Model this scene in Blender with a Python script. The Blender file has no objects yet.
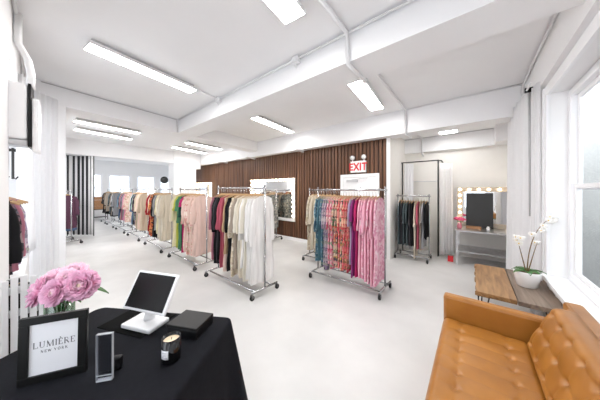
import bpy, math, random
from mathutils import Vector, Matrix
R = math.radians
PI = math.pi
rnd = random.Random(11)
C = bpy.context.scene.collection
CAM_H, FPX, YAW = 1.6, 212.0, 39.3

# ------------------------------------------------------------------ mesh helper
class MB:
    def __init__(s): s.v, s.f = [], []
    def add(s, vs, fs):
        b = len(s.v); s.v += [tuple(p) for p in vs]; s.f += [tuple(b + i for i in f) for f in fs]; return s
    def box(s, x0, x1, y0, y1, z0, z1, M=None):
        vs = [Vector(p) for p in ((x0,y0,z0),(x1,y0,z0),(x1,y1,z0),(x0,y1,z0),(x0,y0,z1),(x1,y0,z1),(x1,y1,z1),(x0,y1,z1))]
        if M: vs = [M @ p for p in vs]
        return s.add(vs, [(0,3,2,1),(4,5,6,7),(0,1,5,4),(1,2,6,5),(2,3,7,6),(3,0,4,7)])
    def tube(s, pts, r, n=8, cap=True):
        pts = [Vector(p) for p in pts]; m = len(pts)
        rs = r if isinstance(r, (list, tuple)) else [r]*m
        up = None; vs = []
        for i, p in enumerate(pts):
            d = (pts[min(i+1, m-1)] - pts[max(i-1, 0)]).normalized()
            if up is None:
                up = Vector((0,0,1)) if abs(d.z) < .9 else Vector((1,0,0))
            a = d.cross(up).normalized(); b = a.cross(d).normalized(); up = b
            for k in range(n):
                t = 2*PI*k/n
                vs.append(p + (a*math.cos(t) + b*math.sin(t))*rs[i])
        fs = []
        for i in range(m-1):
            for k in range(n):
                k2 = (k+1) % n
                fs.append((i*n+k, i*n+k2, (i+1)*n+k2, (i+1)*n+k))
        if cap: fs += [tuple(range(n-1,-1,-1)), tuple((m-1)*n+k for k in range(n))]
        return s.add(vs, fs)
    def lathe(s, prof, n=24, c=(0,0,0), M=None):
        vs, fs = [], []
        for (r, z) in prof:
            for k in range(n):
                t = 2*PI*k/n; p = Vector((c[0]+r*math.cos(t), c[1]+r*math.sin(t), c[2]+z))
                vs.append(M @ p if M else p)
        for i in range(len(prof)-1):
            for k in range(n):
                k2 = (k+1) % n
                fs.append((i*n+k, i*n+k2, (i+1)*n+k2, (i+1)*n+k))
        fs += [tuple(range(n-1,-1,-1)), tuple((len(prof)-1)*n+k for k in range(n))]
        return s.add(vs, fs)
    def sphere(s, c, r, n=14, m=8, sq=(1,1,1)):
        pr = []
        vs, fs = [], []
        for i in range(m+1):
            a = -PI/2 + PI*i/m
            for k in range(n):
                t = 2*PI*k/n
                vs.append((c[0]+r*sq[0]*math.cos(a)*math.cos(t), c[1]+r*sq[1]*math.cos(a)*math.sin(t), c[2]+r*sq[2]*math.sin(a)))
        for i in range(m):
            for k in range(n):
                k2 = (k+1) % n; fs.append((i*n+k, i*n+k2, (i+1)*n+k2, (i+1)*n+k))
        return s.add(vs, fs)
    def grid(s, fn, nu, nv, closed_u=False):
        vs = [fn(i/(nu if closed_u else nu-1), j/(nv-1)) for j in range(nv) for i in range(nu)]
        fs = []
        for j in range(nv-1):
            for i in range(nu if closed_u else nu-1):
                i2 = (i+1) % nu
                fs.append((j*nu+i, j*nu+i2, (j+1)*nu+i2, (j+1)*nu+i))
        return s.add(vs, fs)
    def xf(s, M): s.v = [tuple(M @ Vector(p)) for p in s.v]; return s
    def build(s, name, mat, parent=None, smooth=False, bevel=0, solid=0, subd=0):
        me = bpy.data.meshes.new(name); me.from_pydata(s.v, [], s.f); me.update()
        if mat: me.materials.append(mat)
        o = bpy.data.objects.new(name, me); C.objects.link(o)
        if parent: o.parent = parent
        if smooth:
            for p in me.polygons: p.use_smooth = True
        if solid:
            m = o.modifiers.new('Solidify', 'SOLIDIFY'); m.thickness = solid; m.offset = 0
        if subd:
            m = o.modifiers.new('Sub', 'SUBSURF'); m.levels = subd; m.render_levels = subd
        if bevel:
            m = o.modifiers.new('Bevel', 'BEVEL'); m.width = bevel; m.segments = 2; m.limit_method = 'ANGLE'
        return o

def thing(name, label, cat, loc=(0,0,0), rz=0, group=None):
    o = bpy.data.objects.new(name, None); C.objects.link(o)
    o.empty_display_size = .05
    o.location = loc; o.rotation_euler = (0,0,rz); return tag(o, label, cat, group)
def tag(o, label, cat, group=None, kind=None):
    o['label'] = label; o['category'] = cat
    if group: o['group'] = group
    if kind: o['kind'] = kind
    return o
def at(o, loc, rz=0):
    o.location = loc; o.rotation_euler = (0,0,rz); return o
def struct(o, label=None, cat=None):
    o['kind'] = 'structure'
    if label: o['label'] = label
    if cat: o['category'] = cat
    return o
def copy_tree(o, parent=None):
    c = o.copy(); C.objects.link(c)
    if parent: c.parent = parent
    for ch in list(o.children): copy_tree(ch, c)
    return c

# ------------------------------------------------------------------ materials
def base_mat(name):
    m = bpy.data.materials.new(name); m.use_nodes = True
    nt = m.node_tree; return m, nt, nt.nodes['Principled BSDF']
def N(nt, t, **kw):
    n = nt.nodes.new(t)
    for k, v in kw.items():
        if k in n.inputs: n.inputs[k].default_value = v
        else: setattr(n, k, v)
    return n
def rgba(c): return (c[0], c[1], c[2], 1)
def mat(name, col, rough=.5, metal=0, var=.06, scale=6, bump=0, bscale=60, coat=0, spec=.5):
    m, nt, b = base_mat(name)
    tc = N(nt, 'ShaderNodeTexCoord'); no = N(nt, 'ShaderNodeTexNoise'); no.inputs['Scale'].default_value = scale
    no.inputs['Detail'].default_value = 4
    nt.links.new(tc.outputs['Object'], no.inputs['Vector'])
    rp = N(nt, 'ShaderNodeValToRGB')
    rp.color_ramp.elements[0].position = .3; rp.color_ramp.elements[1].position = .7
    rp.color_ramp.elements[0].color = rgba([max(0, x*(1-var)) for x in col])
    rp.color_ramp.elements[1].color = rgba([min(1, x*(1+var)) for x in col])
    nt.links.new(no.outputs['Fac'], rp.inputs['Fac']); nt.links.new(rp.outputs['Color'], b.inputs['Base Color'])
    b.inputs['Roughness'].default_value = rough; b.inputs['Metallic'].default_value = metal
    b.inputs['Specular IOR Level'].default_value = spec
    b.inputs['Coat Weight'].default_value = coat
    if bump:
        n2 = N(nt, 'ShaderNodeTexNoise'); n2.inputs['Scale'].default_value = bscale; n2.inputs['Detail'].default_value = 5
        nt.links.new(tc.outputs['Object'], n2.inputs['Vector'])
        bp = N(nt, 'ShaderNodeBump'); bp.inputs['Strength'].default_value = bump; bp.inputs['Distance'].default_value = .01
        nt.links.new(n2.outputs['Fac'], bp.inputs['Height']); nt.links.new(bp.outputs['Normal'], b.inputs['Normal'])
    return m
def floral(name, base, spots, scale=26, rough=.8):
    """printed cloth: blotches of several colours scattered over a ground colour"""
    m, nt, b = base_mat(name)
    tc = N(nt, 'ShaderNodeTexCoord'); no = N(nt, 'ShaderNodeTexNoise'); no.inputs['Scale'].default_value = 14
    mx = N(nt, 'ShaderNodeVectorMath', operation='MULTIPLY_ADD')
    mx.inputs[1].default_value = (.09,.09,.09)
    nt.links.new(tc.outputs['Object'], no.inputs['Vector']); nt.links.new(no.outputs['Color'], mx.inputs[0])
    nt.links.new(tc.outputs['Object'], mx.inputs[2])
    vo = N(nt, 'ShaderNodeTexVoronoi'); vo.inputs['Scale'].default_value = scale
    nt.links.new(mx.outputs['Vector'], vo.inputs['Vector'])
    sp = N(nt, 'ShaderNodeSeparateColor'); nt.links.new(vo.outputs['Color'], sp.inputs['Color'])
    rp = N(nt, 'ShaderNodeValToRGB'); cr = rp.color_ramp; cr.interpolation = 'CONSTANT'
    cols = [base] + list(spots); n = len(cols)
    cr.elements[0].position = 0; cr.elements[0].color = rgba(base)
    cr.elements[1].position = .40; cr.elements[1].color = rgba(cols[1])
    for i in range(2, n):
        e = cr.elements.new(.40 + .6*(i-1)/(n-1)); e.color = rgba(cols[i])
    nt.links.new(sp.outputs['Red'], rp.inputs['Fac']); nt.links.new(rp.outputs['Color'], b.inputs['Base Color'])
    b.inputs['Roughness'].default_value = rough
    return m
def emit(name, col, strength):
    m, nt, b = base_mat(name)
    b.inputs['Base Color'].default_value = rgba(col); b.inputs['Emission Color'].default_value = rgba(col)
    b.inputs['Emission Strength'].default_value = strength; b.inputs['Roughness'].default_value = .4
    return m
def pane_glass(name, tint=(1,1,1), gloss=.06):
    m = bpy.data.materials.new(name); m.use_nodes = True; nt = m.node_tree
    nt.nodes.clear()
    out = N(nt, 'ShaderNodeOutputMaterial'); tr = N(nt, 'ShaderNodeBsdfTransparent'); gl = N(nt, 'ShaderNodeBsdfGlossy')
    tr.inputs['Color'].default_value = rgba(tint); gl.inputs['Roughness'].default_value = .03
    mx = N(nt, 'ShaderNodeMixShader'); mx.inputs[0].default_value = gloss
    nt.links.new(tr.outputs[0], mx.inputs[1]); nt.links.new(gl.outputs[0], mx.inputs[2]); nt.links.new(mx.outputs[0], out.inputs['Surface'])
    return m
def wood(name, c1, c2, scale=3.0, axis='Y', rough=.5):
    m, nt, b = base_mat(name)
    tc = N(nt, 'ShaderNodeTexCoord'); mp = N(nt, 'ShaderNodeMapping')
    mp.inputs['Scale'].default_value = {'X': (.25,3,3), 'Y': (3,.25,3), 'Z': (3,3,.25)}[axis]
    no = N(nt, 'ShaderNodeTexNoise'); no.inputs['Scale'].default_value = scale*3; no.inputs['Detail'].default_value = 6
    no.inputs['Distortion'].default_value = 1.2
    rp = N(nt, 'ShaderNodeValToRGB'); rp.color_ramp.elements[0].color = rgba(c1); rp.color_ramp.elements[1].color = rgba(c2)
    rp.color_ramp.elements[0].position = .32; rp.color_ramp.elements[1].position = .68
    nt.links.new(tc.outputs['Object'], mp.inputs['Vector']); nt.links.new(mp.outputs[0], no.inputs['Vector'])
    nt.links.new(no.outputs['Fac'], rp.inputs['Fac']); nt.links.new(rp.outputs['Color'], b.inputs['Base Color'])
    b.inputs['Roughness'].default_value = rough
    return m
def sheer(name, col, t=.35):
    m = bpy.data.materials.new(name); m.use_nodes = True; nt = m.node_tree; nt.nodes.clear()
    out = N(nt, 'ShaderNodeOutputMaterial'); d = N(nt, 'ShaderNodeBsdfDiffuse'); tl = N(nt, 'ShaderNodeBsdfTranslucent')
    tc = N(nt, 'ShaderNodeTexCoord'); no = N(nt, 'ShaderNodeTexNoise'); no.inputs['Scale'].default_value = 30
    rp = N(nt, 'ShaderNodeValToRGB'); rp.color_ramp.elements[0].color = rgba([x*.96 for x in col]); rp.color_ramp.elements[1].color = rgba(col)
    nt.links.new(tc.outputs['Object'], no.inputs['Vector']); nt.links.new(no.outputs['Fac'], rp.inputs['Fac'])
    nt.links.new(rp.outputs[0], d.inputs['Color']); nt.links.new(rp.outputs[0], tl.inputs['Color'])
    mx = N(nt, 'ShaderNodeMixShader'); mx.inputs[0].default_value = t
    nt.links.new(d.outputs[0], mx.inputs[1]); nt.links.new(tl.outputs[0], mx.inputs[2]); nt.links.new(mx.outputs[0], out.inputs['Surface'])
    return m

M = {}
M['white'] = mat('white_paint', (.86,.86,.865), .55, var=.012, scale=2)
M['ceil'] = mat('ceiling_paint', (.84,.84,.85), .7, var=.015, scale=1.5)
M['warmwhite'] = mat('warm_white_paint', (.86,.84,.80), .55, var=.012)
M['trim'] = mat('window_trim_paint', (.88,.885,.90), .35, var=.01)
M['chrome'] = mat('chrome', (.50,.50,.51), .24, 1, var=.03)
M['casterm'] = mat('dark_caster_steel', (.16,.16,.165), .4, 1)
M['steel'] = mat('galvanised_steel', (.62,.62,.63), .32, 1, var=.12, scale=14)
M['rubber'] = mat('black_rubber', (.012,.012,.013), .55, spec=.3)
M['black'] = mat('black_plastic', (.008,.008,.009), .38, spec=.3)
M['blackmetal'] = mat('black_metal', (.02,.02,.02), .4)
M['cloth'] = mat('black_tablecloth', (.0085,.009,.012), .85, var=.15, scale=40, bump=.12, bscale=400, spec=.12)
M['hanger'] = wood('hanger_wood', (.42,.25,.11), (.58,.37,.18), 6, 'X', .45)
M['hook'] = mat('hook_metal', (.7,.7,.7), .25, 1)
M['pot'] = mat('white_ceramic', (.88,.88,.88), .25, var=.01)
M['leaf'] = mat('leaf_green', (.055,.17,.03), .45, var=.3, scale=10)
M['stemwood'] = mat('brown_stem', (.16,.09,.03), .6, var=.3, scale=20)
M['petalwhite'] = mat('orchid_petal', (.92,.91,.88), .5, var=.02)
M['yellow'] = mat('orchid_lip', (.75,.55,.15), .5)
M['peony'] = mat('peony_petal', (.80,.43,.60), .6, var=.16, scale=22)
M['peonylight'] = mat('peony_petal_pale', (.90,.60,.72), .6, var=.13, scale=22)
M['hotpink'] = mat('hot_pink_petal', (.75,.09,.22), .6, var=.25, scale=30)
M['peonycore'] = mat('peony_core', (.93,.74,.55), .6, var=.2, scale=30)
M['candle'] = mat('candle_wax', (.82,.66,.46), .4, var=.04)
M['paper'] = mat('paper', (.80,.80,.83), .6, var=.01)
M['ink'] = mat('grey_ink', (.11,.11,.12), .6)
M['red'] = mat('exit_red', (.72,.02,.03), .5, var=.02)
M['pos'] = mat('white_polymer', (.87,.87,.88), .28, var=.01)
M['screen'] = mat('dark_screen', (.012,.012,.013), .22, spec=.25)
M['glass'] = pane_glass('window_glass', (.985,.99,1), .05)
M['acrylic'] = pane_glass('clear_acrylic', (.90,.91,.93), .07)
M['acryledge'] = mat('acrylic_edge', (.45,.47,.50), .2, var=.02)
M['vase'] = pane_glass('vase_glass', (.66,.76,.68), .12)
M['sheer'] = sheer('sheer_curtain', (.95,.95,.96), .42)
M['curtain'] = sheer('white_curtain', (.93,.93,.94), .2)
M['creamcurtain'] = sheer('cream_curtain', (.95,.94,.93), .12)
M['stripe_black'] = mat('black_curtain_cloth', (.02,.02,.025), .8)
M['lamp'] = emit('lamp_diffuser', (1,.985,.97), 27.0)
M['lampbody'] = mat('lamp_body', (.55,.55,.56), .5)
M['bulb'] = emit('warm_bulb', (1,.84,.58), 9.0)
M['mirror'] = mat('mirror_glass', (.9,.91,.92), .02, 1, var=.0)
M['taupe'] = mat('taupe_frame', (.40,.34,.28), .5, var=.08)
M['crate'] = wood('crate_wood', (.33,.16,.07), (.48,.25,.12), 4, 'X')
M['topwood'] = wood('plank_warm_wood', (.20,.095,.035), (.42,.235,.10), 2.2, 'Y', .42)
M['greywood'] = wood('plank_grey_wood', (.135,.095,.07), (.30,.225,.17), 2.2, 'Y', .42)
M['brick'] = None

# leather
m, nt, b = base_mat('tan_leather'); M['leather'] = m
tc = N(nt,'ShaderNodeTexCoord'); no = N(nt,'ShaderNodeTexNoise'); no.inputs['Scale'].default_value = 5; no.inputs['Detail'].default_value = 6
rp = N(nt,'ShaderNodeValToRGB'); rp.color_ramp.elements[0].color = (.315,.122,.018,1); rp.color_ramp.elements[1].color = (.42,.175,.030,1)
rp.color_ramp.elements[0].position=.3; rp.color_ramp.elements[1].position=.7
nt.links.new(tc.outputs['Object'], no.inputs['Vector']); nt.links.new(no.outputs['Fac'], rp.inputs['Fac']); nt.links.new(rp.outputs[0], b.inputs['Base Color'])
vo = N(nt,'ShaderNodeTexVoronoi'); vo.inputs['Scale'].default_value = 260
nt.links.new(tc.outputs['Object'], vo.inputs['Vector'])
bp = N(nt,'ShaderNodeBump'); bp.inputs['Strength'].default_value=.12; bp.inputs['Distance'].default_value=.003
nt.links.new(vo.outputs['Distance'], bp.inputs['Height']); nt.links.new(bp.outputs[0], b.inputs['Normal'])
b.inputs['Roughness'].default_value=.36
# floor
m, nt, b = base_mat('white_epoxy_floor'); M['floor'] = m
tc = N(nt,'ShaderNodeTexCoord'); no = N(nt,'ShaderNodeTexNoise'); no.inputs['Scale'].default_value = 1.3; no.inputs['Detail'].default_value = 8
rp = N(nt,'ShaderNodeValToRGB'); rp.color_ramp.elements[0].color=(.60,.595,.585,1); rp.color_ramp.elements[1].color=(.70,.695,.685,1)
rp.color_ramp.elements[0].position=.35; rp.color_ramp.elements[1].position=.65
nt.links.new(tc.outputs['Object'], no.inputs['Vector']); nt.links.new(no.outputs['Fac'], rp.inputs['Fac']); nt.links.new(rp.outputs[0], b.inputs['Base Color'])
n2 = N(nt,'ShaderNodeTexNoise'); n2.inputs['Scale'].default_value=7; n2.inputs['Detail'].default_value=6
mr = N(nt,'ShaderNodeMapRange'); mr.inputs['To Min'].default_value=.26; mr.inputs['To Max'].default_value=.5
nt.links.new(tc.outputs['Object'], n2.inputs['Vector']); nt.links.new(n2.outputs['Fac'], mr.inputs['Value']); nt.links.new(mr.outputs[0], b.inputs['Roughness'])
# walnut slats with per-slat tone
m, nt, b = base_mat('walnut_slats'); M['slat'] = m
tc = N(nt,'ShaderNodeTexCoord'); mp = N(nt,'ShaderNodeMapping'); mp.inputs['Scale'].default_value=(9,1,.35)
no = N(nt,'ShaderNodeTexNoise'); no.inputs['Scale'].default_value=2.2; no.inputs['Detail'].default_value=6
rp = N(nt,'ShaderNodeValToRGB'); rp.color_ramp.elements[0].color=(.055,.020,.009,1); rp.color_ramp.elements[1].color=(.19,.082,.036,1)
rp.color_ramp.elements[0].position=.3; rp.color_ramp.elements[1].position=.72
nt.links.new(tc.outputs['Object'], mp.inputs[0]); nt.links.new(mp.outputs[0], no.inputs['Vector']); nt.links.new(no.outputs['Fac'], rp.inputs['Fac'])
nt.links.new(rp.outputs[0], b.inputs['Base Color']); b.inputs['Roughness'].default_value=.5
M['slatgap'] = mat('dark_slat_gap', (.03,.012,.006), .7)
# pale brick
m, nt, b = base_mat('pale_brick'); M['brick'] = m
tc = N(nt,'ShaderNodeTexCoord'); mp = N(nt,'ShaderNodeMapping'); mp.inputs['Rotation'].default_value=(R(90),0,R(90))
br = N(nt,'ShaderNodeTexBrick'); br.inputs['Scale'].default_value=3.4; br.inputs['Mortar Size'].default_value=.018
br.inputs['Color1'].default_value=(.62,.62,.59,1); br.inputs['Color2'].default_value=(.54,.54,.515,1); br.inputs['Mortar'].default_value=(.40,.40,.395,1)
sx = N(nt,'ShaderNodeSeparateXYZ'); cb = N(nt,'ShaderNodeCombineXYZ')
nt.links.new(tc.outputs['Object'], sx.inputs[0]); nt.links.new(sx.outputs['Y'], cb.inputs['X']); nt.links.new(sx.outputs['Z'], cb.inputs['Y'])
nt.links.new(cb.outputs[0], br.inputs['Vector']); nt.links.new(br.outputs['Color'], b.inputs['Base Color']); b.inputs['Roughness'].default_value=.8

# ------------------------------------------------------------------ room shell
XR, YB, YM, ZC = .68, 5.1, 6.5, 3.3
XF = -16.5
struct(MB().box(XF-.2, 1.2, -1.2, 6.8, -.12, 0).build('floor', M['floor']), 'pale glossy epoxy floor', 'floor')
struct(MB().box(XF-.2, 1.2, -1.2, 6.8, ZC, ZC+.12).build('ceiling', M['ceil']), 'white painted ceiling', 'ceiling')
# right wall with two windows
w = MB()
WIN_R = [(2.2, 3.69), (.15, 1.75)]  # second window lies out of view, added for its light
w.box(XR, .885, -1.2, 6.7, 0, .60)
w.box(XR, .885, -1.2, 6.7, 2.70, ZC)
for y0, y1 in ((3.69, 6.7), (1.75, 2.2), (-1.2, .15)): w.box(XR, .885, y0, y1, .60, 2.70)
w.box(XR-.05, XR, -.9, 4.88, 2.86, ZC)
struct(w.build('wall_right', M['white']), 'white wall with tall sash windows', 'wall')
def sash_window(name, axis, u0, u1, z0, z1, p, inward, muntin=None, label='white double-hung sash window', blind=False):
    """axis 'X': window plane at x=p spanning Y ; axis 'Y': plane at y=p spanning X. inward = +-1 towards the room"""
    def bx(mb, a0, a1, d0, d1, z0_, z1_):
        d0, d1 = p + inward*d0, p + inward*d1
        if d0 > d1: d0, d1 = d1, d0
        if axis == 'X': mb.box(d0, d1, a0, a1, z0_, z1_)
        else: mb.box(a0, a1, d0, d1, z0_, z1_)
    t = thing(name, label, 'window'); t['kind'] = 'structure'
    f = MB(); fw = .07
    bx(f, u0, u0+fw, -.03, .05, z0, z1); bx(f, u1-fw, u1, -.03, .05, z0, z1); bx(f, u0+fw, u1-fw, -.03, .05, z1-fw, z1); bx(f, u0+fw, u1-fw, -.03, .05, z0, z0+fw)
    f.build('window_frame', M['trim'], t, bevel=.004)
    zm = (z0+z1)/2 - .02
    for lo, hi, dd in ((z0+fw, zm+.03, .0), (zm-.03, z1-fw, -.025)):
        s = MB(); a0, a1 = u0+fw, u1-fw; k = .045
        bx(s, a0, a0+k, dd-.0, dd+.024, lo, hi); bx(s, a1-k, a1, dd, dd+.024, lo, hi)
        bx(s, a0+k, a1-k, dd, dd+.024, lo, lo+k); bx(s, a0+k, a1-k, dd, dd+.024, hi-k, hi)
        if muntin:
            for q in range(1, muntin): 
                mx_ = a0 + (a1-a0)*q/muntin; bx(s, mx_-.012, mx_+.012, dd+.004, dd+.02, lo+k, hi-k)
        so = s.build('sash', M['trim'], t, bevel=.003)
        g = MB(); bx(g, a0+k, a1-k, dd+.009, dd+.015, lo+k, hi-k); g.build('pane', M['glass'], so)
    return t
for i, (y0, y1) in enumerate(WIN_R):
    sash_window('window_%d' % (i+1), 'X', y0, y1, .62, 2.69, .86, -1, label=['tall white sash window beside the hairpin table','white sash window added out of view to light the tan sofa'][i])
    s = MB(); s.box(XR-.06, .90, y0-.12, y1+.10, .575, .62)
    struct(s.build('trim_%d' % (i+1), M['trim'], bevel=.006), 'white window sill', 'trim')
c = MB()   # casing around the far window on the room side
for y0, y1 in ((3.69, 3.80), (2.09, 2.2)): c.box(XR-.03, XR, y0, y1, .62, 2.80)
c.box(XR-.03, XR, 2.2, 3.69, 2.69, 2.80)
c.box(XR-.045, XR-.03, 3.77, 3.80, .62, 2.80)
struct(c.build('trim_3', M['trim'], bevel=.004), 'white window casing', 'trim')
# pale brick building seen outside the right windows
struct(MB().box(4.2, 4.5, -6.0, 40.0, -3, 8).build('wall_outside', M['brick']), 'pale brick wall of the building opposite', 'wall')

struct(MB().box(.60, .885, -3.0, 40.0, ZC+.12, 4.6).box(.60,.885,6.8,40.0,-3,ZC+.12).build('wall_sky_block', M['white']), 'unseen wall added above to block sky light from the brick', 'wall')  # unseen upper wall added to keep sky light off the brick
struct(MB().box(.885, 4.2, -6.0, 40.0, -3.1, -3).build('ground_outside', mat('asphalt', (.12,.12,.125), .8, var=.2)), 'unseen grey alley ground added to dim the brick wall', 'ground')  # unseen dark ground added to cut the light reaching the brick from below
# walnut slat wall
b_ = MB().box(-12.6, -1.48, YB, YB+.15, 0, 2.82)
wb = struct(b_.build('wall_back', M['slatgap']), 'dark walnut wall of vertical wooden slats', 'wall')
sl = MB(); x = -12.6; r2 = random.Random(5)
while x < -1.56:
    ww = .062 + r2.random()*.018; dd = .018 + r2.random()*.010
    sl.box(x, x+ww, YB-dd, YB+.002, .02, 2.80); x += ww + .030
sl.build('slat_cladding', M['slat'], wb)
struct(MB().box(-1.56, -1.48, YB-.035, YB+.002, 0, 2.82).add([], []).build('trim_4', M['white']), 'white end post of the slat wall', 'trim')
struct(MB().box(-1.60, -1.475, YB+.15, YM, 0, ZC).box(-1.479,-1.475,YB-.03,YB+.15,0,2.80).build('wall_alcove', M['warmwhite']), 'white side wall of the fitting room alcove', 'wall')
struct(MB().box(-1.60, .97, YM, YM+.15, 0, ZC).build('wall_mirror', M['warmwhite']), 'white wall behind the lit vanity mirror', 'wall')
# beams
struct(MB().box(-12.6, XR, 4.86, YB+.15, 2.80, ZC).build('beam_back', M['ceil']), 'white ceiling beam over the slat wall', 'beam')
struct(MB().box(-5.55, XR, 2.10, 2.55, 2.98, ZC).build('beam_middle', M['ceil']), 'white ceiling beam crossing the middle of the room', 'beam')
struct(MB().box(-1.48, XR, YB+.15, YM, 2.98, 3.05).box(-1.48, XR, 6.38, YM, 2.6, 2.98).box(.36, XR, 5.95, 6.38, 2.6, 2.98).build('ceiling_alcove', M['ceil']), 'lowered white ceiling of the alcove', 'ceiling')
def hx(y): return -5.20 - .15*y
hd = MB()
vs = [(hx(-.3)-.4,-.3,2.98),(hx(-.3),-.3,2.98),(hx(4.9),4.9,2.98),(hx(4.9)-.4,4.9,2.98)]
hd.add(vs + [(a,b2,ZC) for a,b2,_ in vs], [(0,3,2,1),(4,5,6,7),(0,1,5,4),(1,2,6,5),(2,3,7,6),(3,0,4,7)])
struct(hd.build('beam_left', M['ceil']), 'white header over the wide opening', 'beam')
pw = MB(); vs = [(hx(-.3)-.4,-.3,0),(hx(-.3),-.3,0),(hx(.26),.26,0),(hx(.26)-.4,.26,0)]
pw.add(vs + [(a,b2,2.98) for a,b2,_ in vs], [(0,3,2,1),(4,5,6,7),(0,1,5,4),(1,2,6,5),(2,3,7,6),(3,0,4,7)])
struct(pw.build('wall_partition', M['white']), 'white wall stub left of the wide opening', 'wall')
struct(MB().box(-10.75, -10.1, 3.68, 4.62, 0, ZC).build('column', M['white']), 'square white column near the slat wall', 'column')
struct(MB().box(-10.65, -10.15, .1, 3.68, 2.78, ZC).build('beam_far', M['ceil']), 'white ceiling beam in the back room', 'beam')
struct(MB().box(-10.65, -10.15, 4.62, 4.86, 2.6, ZC).build('beam_short', M['ceil']), 'short white beam between column and slat wall', 'beam')
struct(MB().box(-12.72,-12.6,YB,6.7,0,ZC).build('wall_return', M['white']), 'white wall end beyond the column', 'wall')
struct(MB().box(XF,-12.72,6.5,6.7,0,ZC).build('wall_rear_side', M['white']), 'white side wall by the rear windows', 'wall')
# left wall
lw = MB()
lw.box(-5.2, XR, -.35, -.17, 2.72, ZC)
lw.box(-3.0, -2.30, -.75, -.17, 0, 2.72)
lw.box(-5.2, -3.0, -.75, -.60, 0, .72); lw.box(-5.2, -3.0, -.75, -.60, 2.5, ZC); lw.box(-5.2, -4.75, -.75, -.60, .72, 2.5); lw.box(-3.15, -3.0, -.75, -.6, .72, 2.5)
lw.box(-2.30, .97, -1.15, -.95, 0, .6); lw.box(-2.30, .97, -1.15, -.95, 2.7, ZC)
for x0, x1 in ((-2.30,-1.95),(-.75,-.45),(.55,.97)): lw.box(x0, x1, -1.15, -.95, .6, 2.7)
lw.box(-2.45, -2.30, -1.15, -.75, 0, ZC)
struct(lw.build('wall_left', M['white']), 'white window wall with piers', 'wall')
sash_window('window_3', 'Y', -4.75, -3.15, .72, 2.5, -.68, 1, label='white sash window in the recess behind the hanging clothes')
sash_window('window_4', 'Y', -1.95, -.75, .6, 2.7, -1.05, 1, label='white sash window behind the black draped counter')
sash_window('window_5', 'Y', -.45, .55, .6, 2.7, -1.05, 1, label='white sash window in the bay beyond the end of the counter')
ws = MB(); SW = [(-9.2,-7.6),(-12.9,-11.3),(-15.8,-14.2)]  # side windows added to brighten the back room
ws.box(XF,-5.55,-.05,.10,0,.7); ws.box(XF,-5.55,-.05,.10,2.7,ZC); xs = XF
for a, b2 in sorted(SW): ws.box(xs,a,-.05,.10,.7,2.7); xs = b2
ws.box(xs,-5.55,-.05,.10,.7,2.7)
struct(ws.build('wall_side', M['white']), 'white side wall of the back room', 'wall')
for i, (a, b2) in enumerate(SW): sash_window('window_%d' % (11+i), 'Y', a, b2, .7, 2.7, .0, 1, label='added sash window to light the back room from the side, %s from the opening' % ('first','second','third')[i])
# far wall with windows
fw_ = MB(); FW = [(1.55,2.27),(2.45,3.58),(3.80,4.88),(5.08,6.2)]
fw_.box(XF-.15, XF, 0, 6.7, 0, .95); fw_.box(XF-.15, XF, 0, 6.7, 2.55, ZC)
ys = [0.0]; 
for a, b2 in FW: fw_.box(XF-.15, XF, ys[-1], a, .95, 2.55); ys.append(b2)
fw_.box(XF-.15, XF, ys[-1], 6.7, .95, 2.55)
struct(fw_.build('wall_far', M['white']), 'white rear wall with bright windows', 'wall')
for i, (a, b2) in enumerate(FW):
    sash_window('window_%d' % (6+i), 'X', a, b2, .95, 2.55, XF-.06, 1, muntin=2, label=['narrow bright window at the rear wall behind the striped curtain','wide bright window in the middle of the rear wall','bright rear window left of the white column','bright rear window partly behind the white column'][i])
# baseboards
struct(MB().box(-12.6, -2.80, YB-.045, YB-.027, 0, .10).build('baseboard_back', M['white']), 'white baseboard along the slat wall', 'baseboard')
struct(MB().box(-1.48, XR, YM-.02, YM, 0, .12).build('baseboard_mirror', M['warmwhite']), 'white baseboard behind the vanity', 'baseboard')
# a building across the street seen through the rear windows
o = MB().box(-34, -30, -8, 4.0, -4, 2.2).box(-34, -30, 4.6, 16, -4, 3.4)
tb = o.build('building_outside', mat('distant_facade', (.62,.67,.74), .8, var=.15, scale=.8)); struct(tb, 'grey building across the street', 'building')

# door
d = thing('door_1', 'white door under the exit sign in the slat wall', 'door'); d['kind'] = 'structure'
f = MB(); f.box(-2.74,-2.66,YB-.06,YB-.027,0,2.0); f.box(-1.80,-1.72,YB-.06,YB-.027,0,2.0); f.box(-2.66,-1.80,YB-.06,YB-.027,1.92,2.0)
f.build('door_frame', M['white'], d, bevel=.004)
dl = MB().box(-2.655,-1.805,YB-.05,YB-.029,.01,1.915).build('door_leaf', M['white'], d, bevel=.003)
MB().box(-2.55,-2.25,YB-.085,YB-.05,1.80,1.86).tube([(-2.4,YB-.08,1.86),(-2.15,YB-.12,1.88),(-2.0,YB-.06,1.89)], .01, 6).build('door_closer', M['lampbody'], d)
MB().tube([(-1.9,YB-.05,1.0),(-1.9,YB-.11,1.0),(-2.02,YB-.11,1.0)], .012, 8).build('door_handle', M['chrome'], d)

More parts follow.
